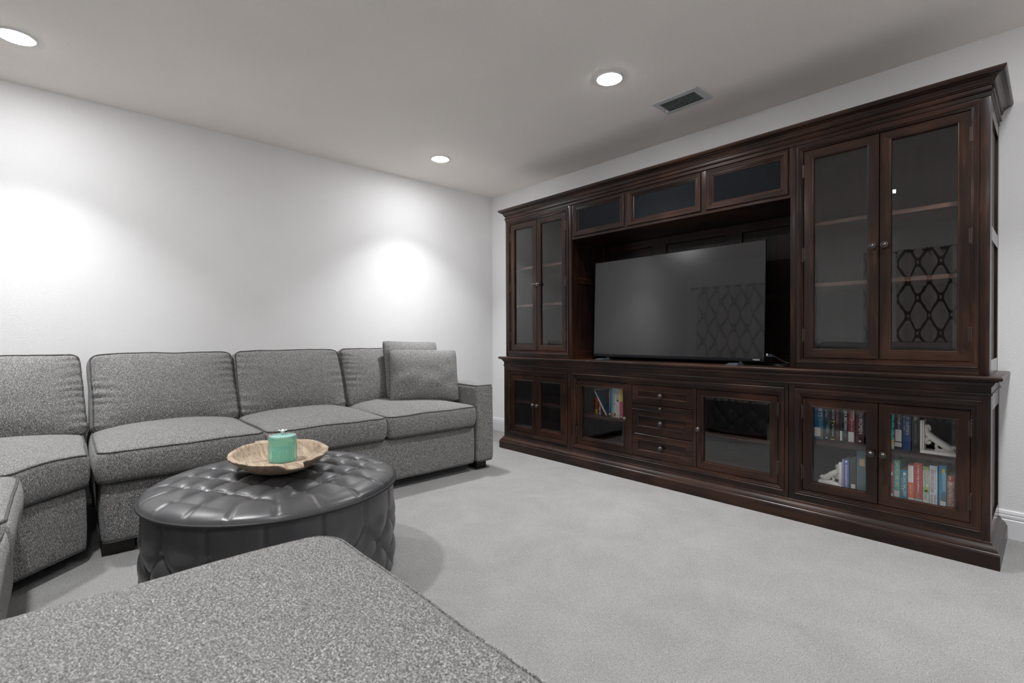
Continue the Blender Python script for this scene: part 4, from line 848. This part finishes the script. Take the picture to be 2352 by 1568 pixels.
book(1.6180, 1.6480, ZC, 0.512, -0.335, 'red orange book standing apart on the console shelf', (0.32, 0.04, 0.012), depth=0.13, bands=(((0.55, 0.38, 0.02), 0.0, 0.28, 0.25, 0.97), ((0.10, 0.012, 0.008), 0.0, 0.9, 0.0, 0.22)), group=G5)
book(1.7520, 1.7660, ZC, 0.5920, CY_, 'thin blue covered book with a white and orange spine leaning to the left', (0.03, 0.10, 0.19), texts=(('LEFTOVER', (0.72, 0.66, 0.55), 0.46, 0.42, 0.5, -0.2),), bands=(((0.50, 0.15, 0.03), 0.22, 0.72, 0.0, 0.52), ((0.06, 0.05, 0.05), 0.76, 0.96, 0.1, 0.55), ((0.35, 0.33, 0.28), 0.03, 0.22, 0.0, 0.5), ((0.70, 0.68, 0.64), 0.0, 1.0, 0.53, 1.0)), group=G5, lean=-0.575)
book(1.7760, 1.7985, ZC, 0.620, CY_, 'navy book with white letters beside the leaning book', (0.010, 0.025, 0.055), texts=(('PRESSED DOWN', (0.7, 0.7, 0.72), 0.58, 0.52, 0.42, 0.1), ('BALL', (0.2, 0.35, 0.45), 0.22, 0.15, 0.4, 0.0)), bands=(((0.55, 0.58, 0.6), 0.05, 0.11, 0.25, 0.8),), group=G5)
book(1.8005, 1.8190, ZC, 0.610, CY_, 'light blue book with an orange foot', (0.09, 0.36, 0.50), texts=(('SURFSIDE', (0.03, 0.12, 0.2), 0.50, 0.4, 0.35, 0.1),), bands=(((0.42, 0.14, 0.05), 0.0, 0.16, 0.0, 0.55), ((0.25, 0.2, 0.15), 0.0, 0.14, 0.55, 1.0)), group=G5)
book(1.8200, 1.8410, ZC, 0.610, CY_, 'cream and pale blue book with dark letters', (0.62, 0.60, 0.52), texts=(('COVERLEY', (0.03, 0.06, 0.10), 0.66, 0.36, 0.5, 0.0), ('mysteries', (0.4, 0.2, 0.15), 0.27, 0.26, 0.4, 0.0)), bands=(((0.30, 0.50, 0.60), 0.80, 1.0), (BK, 0.42, 0.46, 0.4, 0.65), (BK, 0.03, 0.14, 0.30, 0.90)), group=G5)
book(1.8420, 1.8740, ZC, 0.605, CY_, 'wide white book with small dark letters', (0.62, 0.61, 0.59), texts=(('recipes for', (0.10, 0.08, 0.08), 0.74, 0.30, 0.32, 0.16), ('murder', (0.10, 0.08, 0.08), 0.74, 0.28, 0.26, -0.2), ('to Jane', (0.35, 0.08, 0.08), 0.28, 0.26, 0.26, 0.18), ('mystery', (0.12, 0.10, 0.10), 0.28, 0.24, 0.22, -0.18)), bands=(((0.05, 0.07, 0.14), 0.53, 0.60, 0.25, 0.7), (BK, 0.06, 0.09, 0.38, 0.58)), group=G5)
book(1.8755, 1.9030, ZC, 0.600, CY_, 'yellow and pink book rightmost on the console shelf', (0.50, 0.08, 0.17), texts=(('FRIENDS', (0.30, 0.25, 0.02), 0.80, 0.3, 0.3, 0.05), ('BEACH WEEK', (0.62, 0.30, 0.36), 0.34, 0.36, 0.24, 0.1)), bands=(((0.62, 0.53, 0.05), 0.56, 1.0), ((0.66, 0.60, 0.58), 0.03, 0.07, 0.35, 0.8)), group=G5)
# small silver ornament next to the red orange book
t = thing('ornament', 'small silver grey figurine between the red and leaning books', 'ornament', (1.666, -0.33, ZC))
MB().lathe([(0.011, 0.0), (0.011, 0.006), (0.006, 0.010), (0.008, 0.028), (0.011, 0.040), (0.007, 0.056), (0.004, 0.062), (0.007, 0.070), (0.005, 0.080), (0.001, 0.084)], Matrix.Translation((1.666, -0.33, ZC)), 20).build('figure_body', plain('silver_grey', (0.40, 0.40, 0.41), 0.35, 0.6), t, 60)

# ------------------------------------------------------------------ scroll bookends (white corbels)
M_CORBEL = plain('distressed_white', (0.66, 0.65, 0.62), 0.65)
def corbel(label, xv, z0, sgn, hgt, lng, yf, dep):
    """vertical plank at xv, scroll runs towards sgn"""
    t = thing('scroll_bookend', label, 'bookend', (xv, yf+dep/2, z0))
    s = sgn; P = lambda u, v: (xv+s*u, v+z0)
    for (a, b_, y0_, y1_) in ((0.0, 0.008, 0.0, 0.0), (0.0085, 0.0145, 0.004, -0.004)):
        xa, xb = sorted((xv+s*a, xv+s*b_)); MB().box(xa, xb, yf+y0_, yf+dep+y1_, z0+0.0145, z0+hgt, 0.0012).build('upright_board', M_CORBEL, t, 30)
    for (za, zb, y0_, y1_) in ((0.0, 0.008, 0.0, 0.0), (0.0082, 0.0142, 0.004, -0.004)):
        xa, xb = sorted((xv, xv+s*lng)); MB().box(xa, xb, yf+y0_, yf+dep+y1_, z0+za, z0+zb, 0.0012).build('foot_board', M_CORBEL, t, 30)
    def ribbon(pts, rads, name='scroll'):
        out = []; rr = []
        for i in range(len(pts)-1):
            a, b_, c, d = [Vector(pts[max(0, min(len(pts)-1, i+q))]) for q in (-1, 0, 1, 2)]
            for k in range(6):
                u = k/6; p = 0.5*((2*b_)+(-a+c)*u+(2*a-5*b_+4*c-d)*u*u+(-a+3*b_-3*c+d)*u**3); out.append(p); rr.append(1.45*(rads[i]*(1-u)+rads[i+1]*u))
        out.append(Vector(pts[-1])); rr.append(1.45*rads[-1]); mb = MB(); vs = []; fs = []; n = 14; yc = yf+dep/2
        for i, p in enumerate(out):
            tg = (out[min(i+1, len(out)-1)]-out[max(i-1, 0)]); tg.normalize(); nm = Vector((-tg.y, tg.x))
            for k in range(n):
                a = 2*PI*k/n; q = p+nm*math.cos(a)*rr[i]
                # grooved front: flattened ellipse in depth
                vs.append((xv+s*q.x, yc+math.sin(a)*min(dep*0.42, 0.006+rr[i]*1.6)*(0.85+0.15*math.cos(2*a)), z0+q.y))
        for i in range(len(out)-1):
            for k in range(n): fs.append((i*n+k, i*n+(k+1) % n, (i+1)*n+(k+1) % n, (i+1)*n+k))
        fs += [tuple(range(n)), tuple((len(out)-1)*n+k for k in range(n))]; mb.add(vs, fs); return mb.build(name, M_CORBEL, t, 70)
    h, l = hgt, lng
    # big leaf sweeping from the top of the upright to the end of the foot
    ribbon([(0.034, h*0.68), (0.030, h*0.80), (0.022, h*0.82), (0.018, h*0.72), (0.022, h*0.60), (0.036, h*0.50), (0.055, h*0.40), (l*0.66, h*0.27), (l*0.82, h*0.20), (l*0.93, h*0.23), (l*0.98, h*0.17)], [0.001, 0.004, 0.006, 0.008, 0.009, 0.010, 0.010, 0.0105, 0.010, 0.006, 0.002], 'leaf_sweep')
    # small curl under it, against the upright
    ribbon([(0.050, h*0.44), (0.034, h*0.45), (0.021, h*0.42), (0.018, h*0.34), (0.026, h*0.29), (0.032, h*0.33), (0.028, h*0.37)], [0.003, 0.006, 0.007, 0.006, 0.005, 0.004, 0.002], 'small_curl')
    # volute at the inner corner
    sp = []; rd = []
    for k in range(22):
        a = -0.9+k*0.44; r = 0.026*(1-k/24); sp.append((l*0.56+r*math.cos(a)*1.05, h*0.20+r*math.sin(a)*0.95)); rd.append(0.0065*(1-k/30))
    ribbon(sp, rd, 'volute')
    ribbon([(l*0.38, h*0.11), (l*0.55, h*0.10), (l*0.78, h*0.11), (l*0.95, h*0.12)], [0.003, 0.005, 0.006, 0.003], 'leaf_base')
corbel('white carved scroll bookend on the upper shelf, next to the charcoal book', 3.586, 0.4325, 1, 0.152, 0.128, -0.415, 0.07)
corbel('white carved scroll bookend on the lower shelf, left of the periwinkle book', 3.2735, 0.2005, -1, 0.124, 0.108, -0.415, 0.07)

# ------------------------------------------------------------------ window with curtains on the wall facing the unit (seen in the glass)
def curtain_rod(x0, x1, label, zr):
    rod = thing('curtain_rod', label, 'curtain rod', ((x0+x1)/2, YB+0.10, zr))
    mb = MB(); mb.tube([(x0, YB+0.10, zr), (x1, YB+0.10, zr)], 0.011, 12); mb.build('pole', M_FOOT, rod, 60)
    for x in (x0, x1): MB().lathe([(0.006, -0.02), (0.02, -0.012), (0.024, 0), (0.02, 0.012), (0.006, 0.02)], Matrix.Translation((x, YB+0.10, zr)) @ Matrix.Rotation(PI/2, 4, 'Y'), 16).build('finial', M_FOOT, rod, 60)
    for x in (x0+0.06, x1-0.06): MB().box(x-0.006, x+0.006, YB, YB+0.10, zr-0.008, zr+0.008).build('bracket', M_FOOT, rod)
curtain_rod(0.12, 1.32, 'dark curtain rod carrying the curtain behind the sofa corner', 2.03)
curtain_rod(2.70, 3.80, 'dark curtain rod carrying the curtain behind the chaise', 1.94)
def curtain(x0, x1, label, zr):
    t = thing('curtain', label, 'curtain', ((x0+x1)/2, YB+0.10, 0.02), 'patterned curtains')
    n = 120; nz = 24; npl = 6; vs = []; fs = []; uv = []
    for j in range(nz+1):
        z = 0.02+zr*j/nz
        for i in range(n+1):
            u = i/n; x = x0+(x1-x0)*u; y = YB+0.10+0.035*math.sin(u*npl*2*PI)+0.006*noise.noise(Vector((u*5, z*1.3, x0)))
            vs.append((x, y, z)); uv.append((u*(x1-x0)*1.25/0.24, z/0.40))
    for j in range(nz):
        for i in range(n): fs.append((j*(n+1)+i, j*(n+1)+i+1, (j+1)*(n+1)+i+1, (j+1)*(n+1)+i))
    mb = MB(); mb.add(vs, fs); o = mb.build('curtain_panel', M_CURTAIN, t, 179, recalc=False)
    ul = o.data.uv_layers.new(name='UVMap')
    for lp in o.data.loops: ul.data[lp.index].uv = uv[lp.vertex_index]
    sm = o.modifiers.new('thick', 'SOLIDIFY'); sm.thickness = 0.003
    for k in range(npl*2):
        x = x0+(x1-x0)*(k+0.5)/(npl*2)
        MB().lathe([(0.017, -0.004), (0.025, -0.004), (0.025, 0.004), (0.017, 0.004)], Matrix.Translation((x, YB+0.10, zr)) @ Matrix.Rotation(PI/2, 4, 'Y'), 20, close=False).build('grommet', M_FOOT, t, 40)
curtain(0.22, 1.22, 'grey curtain with dark trellis pattern, mirrored in the television', 2.03)
curtain(2.78, 3.70, 'grey curtain with dark trellis pattern, mirrored in the right glass door', 1.94)
